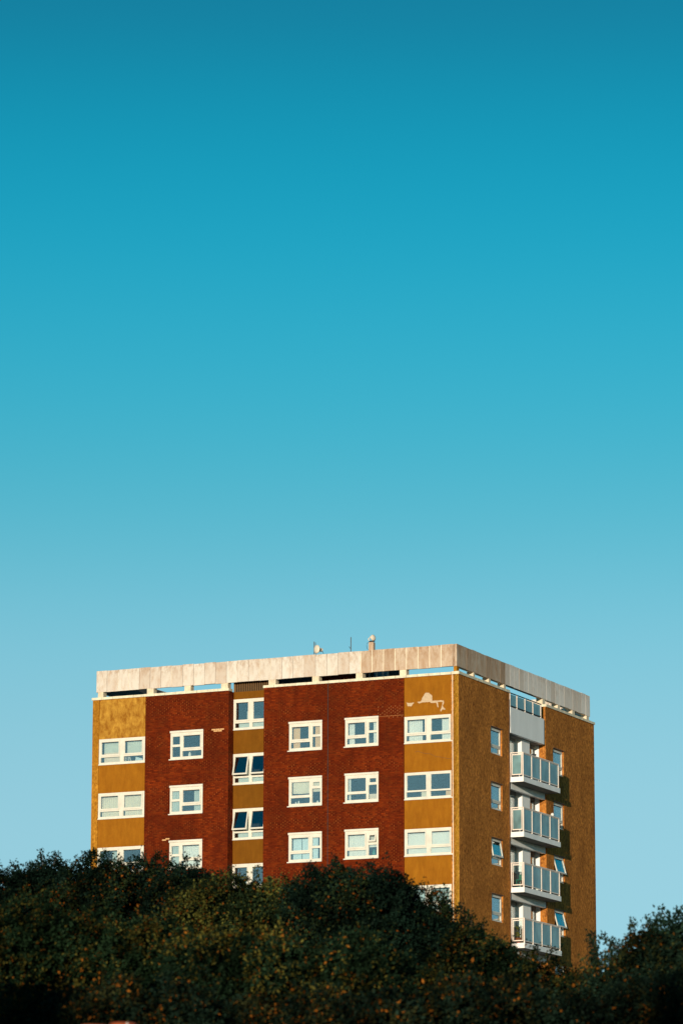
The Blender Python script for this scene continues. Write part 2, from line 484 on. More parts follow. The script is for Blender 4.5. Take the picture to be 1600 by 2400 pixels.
# layouts: panes as (s fraction 0..1, z fraction from the top, opening sash?)
def layout(kind, small=False):
    if kind == 'bay':
        return [(0.037, 0.459, 0.075, 0.665, 1), (0.037, 0.459, 0.715, 0.915, 0), (0.541, 0.963, 0.075, 0.665, 1), (0.541, 0.963, 0.715, 0.915, 0)]
    if kind == 'bayfixed':
        return [(0.05, 0.45, 0.10, 0.66, 0), (0.037, 0.459, 0.72, 0.915, 0), (0.55, 0.95, 0.10, 0.66, 0), (0.541, 0.963, 0.72, 0.915, 0)]
    if kind == 'stair':
        return [(0.05, 0.46, 0.07, 0.73, 1), (0.05, 0.46, 0.785, 0.935, 0), (0.54, 0.95, 0.07, 0.73, 1), (0.54, 0.95, 0.785, 0.935, 0)]
    if kind == 'brick':
        t = (0.20, 0.335, 0.42) if small else (0.19, 0.47, 0.55)
        return [(0.05, 0.635, 0.13, 0.655, 1), (0.05, 0.635, 0.71, 0.905, 0), (0.71, 0.94, t[0], t[1], 0), (0.70, 0.95, t[2], 0.905, 0)]
    if kind == 'brickfixed':
        t = (0.20, 0.335, 0.42)
        return [(0.075, 0.62, 0.17, 0.62, 0), (0.05, 0.635, 0.71, 0.905, 0), (0.73, 0.93, t[0], t[1], 0), (0.70, 0.95, t[2], 0.905, 0)]
    if kind == 'side':
        return [(0.06, 0.94, 0.06, 0.69, 1), (0.07, 0.93, 0.745, 0.93, 0)]

def window(face, s0, s1, zb, zt, kind, off=0.0, open_=(), curtains=(), small=False, mirror=False, open_ang=0.26, head=False, label=None, opened_small=False):
    W = s1 - s0; H = zt - zb
    L = [list(x) for x in layout(kind, small)]
    if mirror:
        for x in L: x[0], x[1] = 1 - x[1], 1 - x[0]
    rects = [(s0 + W*a, s0 + W*b, zt - H*d, zt - H*c, sw) for a, b, c, d, sw in L]
    mb = MB()
    holed(mb, face, s0, s1, zb, zt, [r[:4] for r in rects], off + 0.012, off - 0.06)
    win = mb.build('window', M['white'], tower)
    if label: win['label'] = label
    if head:
        h = MB(); fbox(h, face, s0 - 0.02, s1 + 0.02, off + 0.013, off + 0.06, zt - 0.085, zt + 0.012)
        h.build('head_trim', M['white'], win)
    sl = MB(); fbox(sl, face, s0 - (0.07 if head else 0.01), s1 + 0.012, off + 0.013, off + (0.06 if head else 0.045), zb - 0.022, zb + 0.03)
    sl.build('sill', M['white'], win)
    for i, (a, b, c, d, sw) in enumerate(rects):
        ang = open_ang if i in open_ else 0.0
        if sw or ang:
            w = 0.062; hinge = d - 0.004
            o0, o1 = off - 0.02, off + 0.032
            sash_ring(face, a + 0.004, b - 0.004, c + 0.004, hinge, w, o0, o1, ang, 0.075).build('sash', M['white'], win)
            slab_rot(face, a + w, b - w, c + 0.078, hinge - w, off - 0.004, off + 0.002, ang, hinge, o0).build('pane', M['glass'], win)
            slab_rot(face, a + w, b - w, hinge - w - 0.034, hinge - w, off + 0.004, off + 0.010, ang, hinge, o0).build('dark_strip', M['dark_strip'], win)  # near-black strip across the top of the sash glass
        else:
            p = MB(); fbox(p, face, a - 0.004, b + 0.004, off - 0.035, off - 0.029, c - 0.004, d + 0.004)
            p.build('pane', M['glass'], win)
    for cu in curtains:
        (a, b, c, d, mname) = cu[:5]
        flat = len(cu) > 5 and cu[5] == 'flat'
        curtain(face, s0 + W*a, s0 + W*b, zt - H*d, zt - H*c, CL[mname], win, off - 0.13, 0.002 if flat else 0.014, 0.11,
                'blind' if flat else 'curtain', cu[6] if len(cu) > 6 else 0.0)
    return win

# window positions: s0, s1, top, bottom (relative to the wall top)
WIN = dict(A=(-19.385, -16.815, -1.98, -3.26), B=(-15.38, -13.59, -1.83, -3.24), C=(-8.92, -7.16, -1.78, -3.20),
           D=(-5.93, -4.18, -1.77, -3.18), E=(-2.83, -0.345, -1.90, -3.19), T=(-12.235, -10.30, -0.37, -1.88),
           S=(3.93, 5.33, -1.97, -3.27), W=(12.0, 13.42, -1.97, -3.27))
def holes(k, n=ROWS, grow=0.0):
    s0, s1, t, b = WIN[k]
    return [(s0 - grow, s1 + grow, TOP + b - ST*i - grow, TOP + t - ST*i + grow) for i in range(n)]

# --- front walls
mb = MB(); holed(mb, 'F', -16.80, -12.21, 0, TOP, holes('B'), 0.0, -0.56); mb.build('brick_wall', M['brick'], tower)
mb = MB(); holed(mb, 'F', -10.30, -2.84, 0, TOP, holes('C') + holes('D'), 0.0, -0.56); mb.build('brick_wall', M['brick'], tower)
REC = 0.55
mb = MB(); fbox(mb, 'F', -12.208, -10.302, -REC - 0.2, -REC, TOP - 0.37, TOP + 0.0); mb.build('render_panel', M['ochre_dark'], tower)
for i in range(ROWS):
    t, b = TOP + WIN['T'][3] - ST*i, TOP + WIN['T'][2] - ST*(i+1)
    mb = MB(); fbox(mb, 'F', -12.208, -10.302, -REC - 0.2, -REC, b if i < ROWS-1 else 0, t); mb.build('render_panel', M['ochre_dark'], tower)
for (k, m_, x0, x1) in (('A', 'ochre', -19.39, -16.802), ('E', 'ochre', -2.838, -0.34)):
    z = TOP
    for i in range(ROWS + 1):
        b = TOP + WIN[k][2] - ST*i if i < ROWS else 0
        mm = M['ochre_mottled'] if (k == 'A' and i == 0) else M['ochre']
        mb = MB(); fbox(mb, 'F', x0, x1, -0.45, -0.03, b, z)
        o = mb.build('render_panel', mm, tower)
        if k == 'A' and i == 0: o['label'] = 'mottled weather stained ochre render panel under the roof'
        if k == 'E' and i == 0: o['label'] = 'ochre render panel with peeled pale patches at the top right'
        z = TOP + WIN[k][3] - ST*i
# pilasters ending the side walls
mb = MB(); fbox(mb, 'F', -WL, -19.394, -0.4, 0.0, 0, TOP); mb.build('pilaster', M['pebble_light'], tower)
mb = MB(); fbox(mb, 'F', -0.262, -0.012, -0.4, 0.0, 0, TOP); mb.build('pilaster', M['pebble_bright'], tower)
mb = MB(); fbox(mb, 'F', -0.338, -0.264, -0.4, -0.06, 0, TOP); mb.build('dark_joint', M['joint'], tower)
mb = MB(); fbox(mb, 'F', -0.330, -0.292, -0.058, 0.012, 0, TOP); mb.build('cover_strip', M['stub'], tower)

# --- side wall (right of the picture)
RV0, RV1 = 6.32, 11.0
mb = MB(); holed(mb, 'R', 0.0, RV0, 0, TOP - 0.001, holes('S'), 0.0, -0.4); mb.build('pebbledash_wall', M['pebble'], tower)
mb = MB(); holed(mb, 'R', RV1, DP, 0, TOP - 0.001, holes('W'), 0.0, -0.4); mb.build('pebbledash_wall', M['pebble'], tower)
# return wall of the balcony bay, facing the front
mb = MB(); mb.box(-0.36, -0.402, RV1, RV1 + 0.3, 0, TOP - 0.002); mb.build('bay_return', M['whitewall'], tower)
# left, back walls and the core
mb = MB(); mb.box(-WL, -WL + 0.3, 0.401, DP, 0, TOP - 0.001); mb.build('pebbledash_wall', M['pebble'], tower)
mb = MB(); mb.box(-WL + 0.301, -0.401, DP - 0.3, DP, 0, TOP - 0.001); mb.build('back_wall', M['brick'], tower)
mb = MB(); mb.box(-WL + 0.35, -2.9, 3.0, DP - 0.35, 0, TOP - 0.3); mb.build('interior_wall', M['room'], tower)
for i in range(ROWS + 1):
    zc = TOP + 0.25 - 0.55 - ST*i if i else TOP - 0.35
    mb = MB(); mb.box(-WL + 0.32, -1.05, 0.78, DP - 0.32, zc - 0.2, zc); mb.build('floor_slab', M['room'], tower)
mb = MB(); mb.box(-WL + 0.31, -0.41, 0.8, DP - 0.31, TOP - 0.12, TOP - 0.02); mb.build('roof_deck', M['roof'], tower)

# --- windows of the front
for k in range(4):
    def z(kk): return TOP + WIN[kk][3] - ST*k, TOP + WIN[kk][2] - ST*k
    s0, s1 = WIN['A'][:2]; b, t = z('A')
    cu = [[(0.09, 0.455, 0.0, 0.53, 'grey', 'flat'), (0.09, 0.455, 0.53, 0.93, 'pink', 'flat'), (0.59, 0.965, 0.0, 0.62, 'grey', 'flat')],
          [(0.06, 0.47, 0.0, 0.95, 'cream'), (0.56, 0.965, 0.0, 0.95, 'cream')],
          [(0.30, 0.42, 0.0, 0.95, 'lace')], [(0.06, 0.4, 0, 0.95, 'cream')]][k]
    window('F', s0, s1, b, t, 'bay', -0.03, curtains=cu)
    s0, s1 = WIN['B'][:2]; b, t = z('B')
    cu = [[], [(0.04, 0.29, 0.1, 0.92, 'lace'), (0.70, 0.95, 0.1, 0.92, 'lace')], [(0.06, 0.28, 0.1, 0.92, 'lace'), (0.40, 0.96, 0.1, 0.92, 'white')], []][k]
    window('F', s0, s1, b, t, 'brick', 0.0, curtains=cu, mirror=True, head=True)
    s0, s1 = WIN['C'][:2]; b, t = z('C')
    cu = [[(0.10, 0.30, 0.1, 0.95, 'orange'), (0.76, 0.96, 0.1, 0.95, 'orange')],
          [(0.09, 0.64, 0.1, 0.55, 'cream', 'flat', 0.02), (0.70, 0.95, 0.1, 0.52, 'cream', 'flat')],
          [(0.10, 0.36, 0.1, 0.95, 'blue', 'flat'), (0.38, 0.64, 0.1, 0.95, 'blue', 'flat'), (0.70, 0.86, 0.1, 0.95, 'blue')],
          [(0.1, 0.4, 0.1, 0.95, 'cream')]][k]
    window('F', s0, s1, b, t, 'brickfixed' if k == 1 else 'brick', 0.0, curtains=cu, small=(k == 1), head=True)
    s0, s1 = WIN['D'][:2]; b, t = z('D')
    cu = [[(0.09, 0.25, 0.1, 0.95, 'white'), (0.82, 0.96, 0.1, 0.95, 'white')],
          [(0.08, 0.14, 0.1, 0.95, 'white'), (0.70, 0.96, 0.72, 0.95, 'pink', 'flat')],
          [(0.08, 0.66, 0.1, 0.95, 'white'), (0.70, 0.95, 0.1, 0.62, 'white')], []][k]
    window('F', s0, s1, b, t, 'brickfixed' if k == 1 else 'brick', 0.0, curtains=cu, small=(k == 1), head=True, open_=(2,) if k == 2 else ())
    s0, s1 = WIN['E'][:2]; b, t = z('E')
    cu = [[(0.07, 0.36, 0.0, 0.95, 'white'), (0.76, 0.97, 0.0, 0.95, 'white')],
          [(0.33, 0.46, 0.70, 0.95, 'cream', 'flat'), (0.84, 0.97, 0.70, 0.95, 'orange', 'flat')],
          [(0.05, 0.47, 0.0, 0.95, 'white', 'flat'), (0.53, 0.96, 0.0, 0.95, 'white', 'flat')],
          [(0.05, 0.47, 0.0, 0.95, 'lace'), (0.55, 0.96, 0.0, 0.95, 'lace')]][k]
    window('F', s0, s1, b, t, 'bayfixed' if k == 1 else 'bay', -0.03, curtains=cu, open_=(2,) if k == 3 else (), open_ang=0.12)
    s0, s1 = WIN['T'][:2]; b, t = z('T')
    window('F', s0, s1, b, t, 'stair', -REC + 0.0, open_=(0, 2) if k in (1, 2) else (),
           curtains=[(0.36, 0.46, 0.40, 0.72, 'grey', 'flat'), (0.13, 0.46, 0.77, 0.95, 'grey', 'flat'), (0.53, 0.95, 0.77, 0.95, 'grey', 'flat')])
    s0, s1 = WIN['S'][:2]; b, t = z('S')
    window('R', s0, s1, b, t, 'side', -0.09, open_=(0,) if k == 2 else (), open_ang=0.16,
           curtains=[[(0.6, 0.95, 0.1, 0.95, 'white')], [(0.55, 0.95, 0.1, 0.6, 'blue')], [(0.3, 0.95, 0.1, 0.95, 'white')], [(0.1, 0.9, 0.1, 0.95, 'blue')]][k])
    s0, s1 = WIN['W'][:2]; b, t = z('W')
    window('R', s0, s1, b, t, 'side', -0.09, open_=(0,) if k >= 2 else (), open_ang=0.26, curtains=[(0.62, 0.95, 0.1, 0.95, 'white')])
for k in (4, 5):
    for n_, kind in (('A', 'bay'), ('B', 'brick'), ('C', 'brick'), ('D', 'brick'), ('E', 'bay'), ('T', 'stair'), ('S', 'side'), ('W', 'side')):
        s0, s1, t, b = WIN[n_]
        window('R' if n_ in 'SW' else 'F', s0, s1, TOP + b - ST*k, TOP + t - ST*k, kind,
               {'A': -0.03, 'E': -0.03, 'T': -REC, 'S': -0.09, 'W': -0.09}.get(n_, 0.0), mirror=(n_ == 'B'), head=(n_ in 'BCD'))
# thin dark drip lips over the side windows
for n_ in 'SW':
    for k in range(4):
        s0, s1, t, b = WIN[n_]
        mb = MB(); fbox(mb, 'R', s0 - 0.04, s1 + 0.04, 0.003, 0.03, TOP + t - ST*k + 0.0, TOP + t - ST*k + 0.03)
        mb.build('drip_lip', M['pipe'], tower)

# --- peeled plaster on the top right panel
def flat_patch(name, pts, o, mat, thick=0.006):
    rag = []
    for i, (a_, b_) in enumerate(pts):
        c_, d_ = pts[(i + 1) % len(pts)]; ln = math.hypot(c_ - a_, d_ - b_); m_ = max(1, int(ln / 0.035))
        for q in range(m_):
            f_ = q / m_; j_ = min(0.012, ln * 0.12)
            rag.append((a_ + (c_ - a_) * f_ + random.uniform(-j_, j_), b_ + (d_ - b_) * f_ + random.uniform(-j_, j_)))
    pts = rag
    mb = MB(); n = len(pts)
    mb.v = [P('F', s, o + thick, TOP + zz) for s, zz in pts] + [P('F', s, o, TOP + zz) for s, zz in pts]
    mb.f = [tuple(range(n))] + [(i, i + n, (i+1) % n + n, (i+1) % n) for i in range(n)]
    return mb.build(name, mat, tower)
flat_patch('plaster_patch', [(-2.73,-1.17),(-2.67,-1.23),(-2.42,-1.22),(-2.32,-1.22),(-2.39,-1.3),(-2.47,-1.4),(-2.67,-1.37)], -0.03, M['paint'])
flat_patch('plaster_patch', [(-2.19,-1.21),(-1.96,-1.19),(-1.86,-0.96),(-1.73,-0.79),(-1.56,-0.8),(-1.39,-0.94),(-1.38,-1.21),(-1.06,-1.2),(-0.79,-1.22),(-0.77,-1.32),(-0.84,-1.5),(-0.69,-1.64),(-0.72,-1.68),(-0.85,-1.65),(-0.93,-1.75),(-0.96,-1.68),(-0.89,-1.53),(-0.83,-1.29),(-1.1,-1.28),(-1.06,-1.54),(-1.11,-1.52),(-1.17,-1.3),(-1.4,-1.31),(-1.54,-1.25),(-1.91,-1.25),(-2.05,-1.29)], -0.03, M['paint'])
mb = MB(); fbox(mb, 'F', -6.87, -6.84, -0.01, 0.002, 8, TOP); mb.build('movement_joint', M['dark_strip'], tower)
ck = MB(); cp = [(-2.28, -3.62), (-2.12, -3.58), (-1.95, -3.66), (-1.72, -3.72), (-1.5, -3.74), (-1.2, -3.9), (-0.95, -3.93), (-0.6, -4.02), (-0.4, -4.05)]
for (a_, b_), (c_, d_) in zip(cp[:-1], cp[1:]):
    k_ = len(ck.v); ck.v += [P('F', a_, -0.027, TOP + b_ - 0.006), P('F', c_, -0.027, TOP + d_ - 0.006), P('F', c_, -0.027, TOP + d_ + 0.006), P('F', a_, -0.027, TOP + b_ + 0.006)]
    ck.f.append((k_, k_+1, k_+2, k_+3))
tag(ck.build('crack', M['pipe'], tower), 'dark hairline crack across the second ochre panel at the right')
# pale replaced bricks and repointed joints
me = None
for (s, zz) in [(-13.13, -1.91), (-12.9, -1.91), (-12.67, -1.91), (-13.02, -1.985), (-12.79, -1.985), (-15.79, -7.2), (-15.6, -7.15)]:
    if me is None:
        mb = MB(); mb.box(0, 0.215, -0.006, 0.05, 0, 0.066); o = mb.build('brick', M['brick_pale'], tower); me = o.data
    else:
        o = bpy.data.objects.new('brick', me); col.objects.link(o); o.parent = tower
    o.location = (s, 0, TOP + zz)
mb = MB()
for r in range(8):
    zz = -1.30 - 0.075 * r
    for j in range(7):
        s = -4.2 + 0.225 * j + (0.1125 if r % 2 else 0)
        if s > -2.9 or random.random() < 0.25: continue
        mb.box(s, s + 0.016, -0.006, 0.01, TOP + zz - 0.065, TOP + zz)
mb.box(-4.2, -2.86, -0.006, 0.01, TOP - 1.80, TOP - 1.785)
tag(mb.build('repointed_mortar', simple('old_mortar', (0.40, 0.16, 0.05), 0.95, 0.3, 9), tower), kind='stuff')

# --- coping stones
def coping_run(face, s0, s1, first_ofs=0.0):
    n = max(1, round((s1 - s0) / 0.6)); w = (s1 - s0) / n
    for i in range(n):
        mb = MB(); dz = random.uniform(-0.004, 0.004)
        a, b = s0 + w*i + 0.008, s0 + w*(i+1) - 0.008
        fbox(mb, face, a, b, -0.36, 0.05 + random.uniform(-0.004, 0.004), TOP + 0.001, TOP + 0.125 + dz)
        mb.build('coping_stone', M['coping'], tower)
coping_run('F', -WL - 0.05, -12.18); coping_run('F', -10.33, -0.36)
mb = MB(); mb.box(-0.35, 0.05, -0.05, 0.4, TOP + 0.001, TOP + 0.14); mb.build('coping_stone', M['coping'], tower)
coping_run('R', 0.41, RV0 - 0.02); coping_run('R', RV1 + 0.02, DP + 0.05)
mb = MB(); mb.box(-WL - 0.05, -WL + 0.36, 0.37, DP + 0.05, TOP + 0.001, TOP + 0.12); mb.build('coping', M['coping'], tower)
mb = MB(); mb.box(-WL + 0.221, -WL + 0.26, 0.42, DP - 0.3, TOP + 0.42, TOP + 1.45); mb.build('band_shade_sheet', M['roof'], tower)  # dark sheet that puts shade on the inner face of the left band
mb = MB(); mb.box(-WL + 0.37, -0.37, DP - 0.35, DP + 0.05, TOP + 0.001, TOP + 0.12); mb.build('coping', M['coping'], tower)

# --- roof band on stub columns
Z0, Z1, E0 = 0.42, 1.49, 0.15
mesh_cache = {}
def panel(face, s0, w, mat, ofs=0.0, flip=False):
    key = (face, round(w, 3), mat.name)
    if key not in mesh_cache:
        mb = MB()
        if face == 'F': mb.box(0.008, w - 0.008, 0, 0.10, 0, Z1 - Z0)
        else: mb.box(-0.10, 0, 0.008, w - 0.008, 0, Z1 - Z0)
        mesh_cache[key] = mb.build('concrete_panel', mat, tower).data
        o = bpy.data.objects[-1] if False else [x for x in col.objects if x.data == mesh_cache[key]][0]
    else:
        o = bpy.data.objects.new('concrete_panel', mesh_cache[key]); col.objects.link(o); o.parent = tower
    dz = random.uniform(-0.012, 0.012)
    o.location = (s0, E0 + ofs, TOP + Z0 + dz) if face == 'F' else (-E0 + ofs, s0, TOP + Z0 + dz)
    return o
nF = 32; wF = (WL - 0.10 - 0.36) / nF
for i in range(nF):
    s = -WL + 0.10 + wF*i
    panel('F', s, wF, M['fascia_rust'] if i >= 24 else M['fascia'], random.uniform(-0.003, 0.003))
    if i:
        mb = MB(); big = i in (22,)
        if i >= 24: mb.box(s - 0.014, s + 0.014, E0 - 0.008, E0 + 0.02, TOP + Z0 + 0.004, TOP + Z1 - 0.004); mb.build('mastic_joint', M['joint_pale'], tower)
        else: mb.box(s - 0.0079, s + 0.0079, E0 + 0.012, E0 + 0.09, TOP + Z0 + 0.01, TOP + Z1 - 0.01); mb.build('panel_joint', M[random.choice(['joint', 'joint', 'pipe', 'coping', 'joint_mid'])], tower)
nR = 29; wR = (DP - 0.15 - 0.15) / nR
for i in range(nR):
    s = 0.152 + wR*i
    panel('R', s, wR, M['fascia_side'] if i > 9 else M['fascia_rust'], random.uniform(-0.003, 0.003))
    if i:
        mb = MB(); mb.box(-E0 - 0.09, -E0 - 0.012, s - 0.0079, s + 0.0079, TOP + Z0 + 0.01, TOP + Z1 - 0.01); mb.build('panel_joint', M['joint'], tower)
mb = MB(); mb.box(-0.255, -E0 - 0.104, E0 - 0.004, E0 + 0.25, TOP + Z0, TOP + Z1 + 0.01); mb.box(-0.345, -0.275, E0 + 0.004, E0 + 0.2, TOP + Z0, TOP + Z1)
mb.build('corner_panel', M['fascia_rust'], tower)
# far sides of the roof band
for i in range(16):
    w = (DP - 0.4) / 16
    mb = MB(); mb.box(-WL + 0.10, -WL + 0.22, 0.26 + w*i + 0.007, 0.26 + w*(i+1) - 0.007, TOP + Z0, TOP + Z1); mb.build('concrete_panel', M['fascia'], tower)
for i in range(18):
    w = (WL - 0.5) / 18
    mb = MB(); mb.box(-WL + 0.24 + w*i + 0.007, -WL + 0.24 + w*(i+1) - 0.007, DP - 0.27, DP - 0.15, TOP + Z0, TOP + Z1); mb.build('concrete_panel', M['fascia'], tower)
# ring beam behind the panels
mb = MB(); mb.box(-WL + 0.23, -0.27, E0 + 0.101, E0 + 0.26, TOP + Z0 + 0.03, TOP + Z1 - 0.08); mb.box(-0.44, -0.27, E0 + 0.262, DP - 0.28, TOP + Z0 + 0.03, TOP + Z1 - 0.08)
mb.build('ring_beam', M['stub'], tower)
# stub columns
for a, b in ((-19.57, -19.27), (-16.82, -16.45), (-14.74, -14.39), (-12.72, -12.35), (-10.13, -9.75), (-7.78, -7.42), (-5.45, -5.1), (-3.14, -2.8)):
    mb = MB(); mb.box(a, b, E0 + 0.02, E0 + 0.36, TOP + 0.03, TOP + Z0 + 0.05); mb.build('stub_column', M['stub'], tower)
mb = MB(); mb.box(-0.33, -0.16, E0 + 0.02, E0 + 0.30, TOP + 0.13, TOP + Z0 - 0.001); mb.build('stub_column', M['pebble_light'], tower)
for a, b in ((2.2, 2.40), (4.12, 4.34), (6.02, 6.26), (11.05, 11.42), (13.1, 13.42), (15.1, 15.45), (17.1, 17.45)):
    mb = MB(); mb.box(-E0 - 0.36, -E0 - 0.02, a, b, TOP + 0.03, TOP + Z0 + 0.05); mb.build('stub_column', M['stub'], tower)
for a in (3.0, 6.5, 10.0, 13.5, 17.1):
    mb = MB(); mb.box(-WL + 0.12, -WL + 0.42, a, a + 0.3, TOP + 0.03, TOP + Z0 + 0.05); mb.build('stub_column', M['stub'], tower)
for a in (-16.5, -13, -9.5, -6, -2.5, -0.6):
    mb = MB(); mb.box(a, a + 0.3, DP - 0.5, DP - 0.2, TOP + 0.03, TOP + Z0 + 0.05); mb.build('stub_column', M['stub'], tower)
# plant room on the roof, behind the band
mb = MB(); mb.box(-12.3, -8.1, 1.2, 3.4, TOP - 0.02, TOP + 1.3); mb.build('plant_room', M['darkmetal'], tower)
mb = MB(); mb.box(-8.09, -5.95, 1.1, 3.4, TOP - 0.02, TOP + 1.3); mb.build('plant_room_wall', M['brick'], tower)
mb = MB(); mb.box(-5.94, -3.75, 1.5, 2.6, TOP - 0.02, TOP + 1.0); mb.build('plant_room', M['darkmetal'], tower)
mb = MB()
for x in (-4.95, -4.62, -4.36): mb.box(x, x + 0.07, 1.40, 1.47, TOP + 0.1, TOP + 1.0)
mb.box(-4.95, -4.29, 1.40, 1.47, TOP + 0.1, TOP + 0.28)
wf = mb.build('plant_room_window', M['white'], tower)
mb = MB(); mb.box(-5.08, -4.3, 1.475, 1.495, TOP + 0.2, TOP + 0.98); mb.build('blue_board', M['bluedoor'], wf)
for j in range(5):
    mb = MB().tube([(-5.62 + 0.1*j, 1.35, TOP + 0.0), (-5.56 + 0.1*j, 1.38, TOP + 0.75)], 0.02, 6); mb.build('pipe', M['dish' if j % 2 else 'pipe'], tower)
# louvre screen over the recessed bay
mb = MB(); fbox(mb, 'F', -12.20, -10.31, -REC - 0.12, -REC - 0.08, TOP + 0.005, TOP + 0.9); mb.build('louvre_backing', M['louvre_dark'], tower)
for i in range(18):
    s = -12.12 + 0.1 * i
    mb = MB(); fbox(mb, 'F', s, s + 0.028, -REC - 0.07, -REC - 0.01, TOP + 0.002, TOP + 0.9); mb.build('louvre_fin', M['louvre'], tower)
mb = MB(); fbox(mb, 'F', -12.205, -12.14, -REC - 0.06, -REC + 0.02, TOP + 0.002, TOP + 0.9); mb.build('louvre_post', M['louvre'], tower)

# ------------------------------------------------------------------ balcony bay on the side
# back wall of the bay, white box between two dark openings
bw = -0.60
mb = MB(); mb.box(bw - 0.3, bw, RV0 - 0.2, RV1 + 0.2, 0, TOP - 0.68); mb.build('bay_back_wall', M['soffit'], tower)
mb = MB(); mb.box(bw + 0.003, -0.25, 8.47, 9.5, 0, TOP - 1.97); mb.build('white_pier', M['whitewall'], tower)
mb = MB(); mb.box(bw + 0.002, -0.36, RV1 - 0.02, RV1 - 0.001, 0, TOP - 1.9); mb.build('white_reveal', M['whitewall'], tower)
for k in range(5):
    zb = TOP - 4.14 - ST*k
    mb = MB(); mb.box(bw + 0.004, bw + 0.03, 9.6, 10.75, zb, zb + 2.05)
    d = mb.build('balcony_door', M['darkmetal'], tower)
    mb = MB(); mb.box(bw + 0.032, bw + 0.04, 9.68, 10.66, zb + 0.1, zb + 1.95); mb.build('pane', M['glass'], d)
    mb = MB(); mb.box(bw + 0.004, bw + 0.03, 7.6, 8.4, zb + 0.9, zb + 2.0); mb.build('bay_window', M['glass'], tower)
# top parapet panel with the roof terrace railing
mb = MB(); mb.box(-0.16, 0.035, RV0 + 0.04, 10.74, TOP - 1.96, TOP - 0.68)
tag(mb.build('parapet_panel', M['whitewall'], tower), 'blank white painted parapet panel above the topmost balcony')
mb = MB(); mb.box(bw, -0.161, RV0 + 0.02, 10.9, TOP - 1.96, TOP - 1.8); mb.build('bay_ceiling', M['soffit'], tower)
mb = MB(); mb.box(-3.0, -0.161, RV0 + 0.02, 10.98, TOP - 0.85, TOP - 0.70); mb.build('terrace_floor', M['roof'], tower)

def railing(parent, vs, zb, zt, x, ends=True, frost=True):
    """glass balustrade: posts at vs, along y, at offset x"""
    for v in vs:
        mb = MB(); mb.box(x - 0.025, x + 0.03, v - 0.03, v + 0.03, zb, zt - 0.02); mb.build('post', M['rail'], parent)
    mb = MB(); mb.box(x - 0.03, x + 0.034, vs[0] - 0.04, vs[-1] + 0.04, zt - 0.018, zt + 0.03); mb.build('top_rail', M['rail'], parent)
    for a, b in zip(vs[:-1], vs[1:]):
        mb = MB(); mb.box(x - 0.008, x + 0.004, a + 0.033, b - 0.033, zb + 0.12, zt - 0.06); mb.build('glass_panel', M['frosted'], parent)
        mb = MB(); mb.box(x - 0.015, x + 0.02, a + 0.031, b - 0.031, zb + 0.075, zb + 0.118); mb.box(x - 0.015, x + 0.02, a + 0.031, b - 0.031, zt - 0.058, zt - 0.035)
        mb.build('panel_clamp', M['rail'], parent)
mb = MB(); mb.box(-0.16, -0.158, RV0 + 0.05, 10.4, TOP - 0.66, TOP - 0.655)
rl = MB(); rl.box(-0.03, 0.025, RV0 + 0.05, 10.42, TOP - 0.62, TOP - 0.585)
rt = rl.build('terrace_railing', M['darkmetal'], tower)
for v in (6.36, 7.25, 8.3, 9.33, 10.37):
    mb = MB(); mb.box(-0.02, 0.03, v - 0.03, v + 0.03, TOP - 0.679, TOP + 0.0); mb.build('post', M['rail'], rt)
mb = MB(); mb.box(-0.03, 0.034, RV0 + 0.02, 10.42, TOP + 0.002, TOP + 0.04); mb.build('top_rail', M['darkmetal'], rt)
for a, b in ((6.39, 7.22), (7.28, 8.27), (8.33, 9.30), (9.36, 10.34)):
    mb = MB(); mb.box(-0.006, 0.004, a + 0.02, b - 0.02, TOP - 0.58, TOP - 0.04); mb.build('glass_panel', M['frosted'], rt)

XB = 0.72                                   # how far a balcony stands out
VS = [6.36, 7.46, 8.62, 9.80, 10.97]
for k in range(6):
    zs = TOP - 4.16 - ST*k
    mb = MB(); mb.box(-0.58, XB, 6.29, 11.10, zs - 0.25, zs)
    bal = mb.build('balcony', M['whitewall'], tower)
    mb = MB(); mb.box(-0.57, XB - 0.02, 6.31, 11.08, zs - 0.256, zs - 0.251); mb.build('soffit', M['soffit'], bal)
    railing(bal, VS, zs, zs + 1.18, XB - 0.05)
    for y in (6.33, 10.97):                 # the two ends
        mb = MB(); mb.box(0.01, 0.06, y - 0.02, y + 0.03, zs, zs + 1.16); mb.build('post', M['rail'], bal)
        mb = MB(); mb.box(0.0, XB - 0.082, y - 0.04, y + 0.045, zs + 1.162, zs + 1.21); mb.build('top_rail', M['rail'], bal)
        mb = MB()
        holed(mb, 'F', 0.10, XB - 0.10, zs + 0.09, zs + 1.12, [(0.135, XB - 0.135, zs + 0.14, zs + 1.07)], -y + 0.015, -y - 0.012)
        mb.build('end_frame', M['rail'], bal)
        mb = MB(); mb.box(0.137, XB - 0.137, y - 0.004, y + 0.004, zs + 0.142, zs + 1.068)
        mb.build('glass_panel', M['glass_clear'] if (k in (2, 3) and y < 8) else M['frosted'], bal)
    # beam under the slab, closing the bay opening below
    mb = MB(); mb.box(-0.2, -0.012, RV0 + 0.15, RV1 - 0.12, zs - 0.56, zs - 0.262); mb.build('bay_beam', M['whitewall'], tower)
# cable down the edge of the bay
pts = []
zz = TOP - 0.3
while zz > TOP - 13.5:
    pts.append((0.03, 6.17 + 0.012*math.sin(zz*2.1) + (0.05 if abs((zz - TOP) % 2.7 - 1.3) < 0.25 else 0), zz)); zz -= 0.22
MB().tube(pts, 0.018, 6).build('cable', M['pipe'], tower)
for v in (6.02, 5.98):
    pass

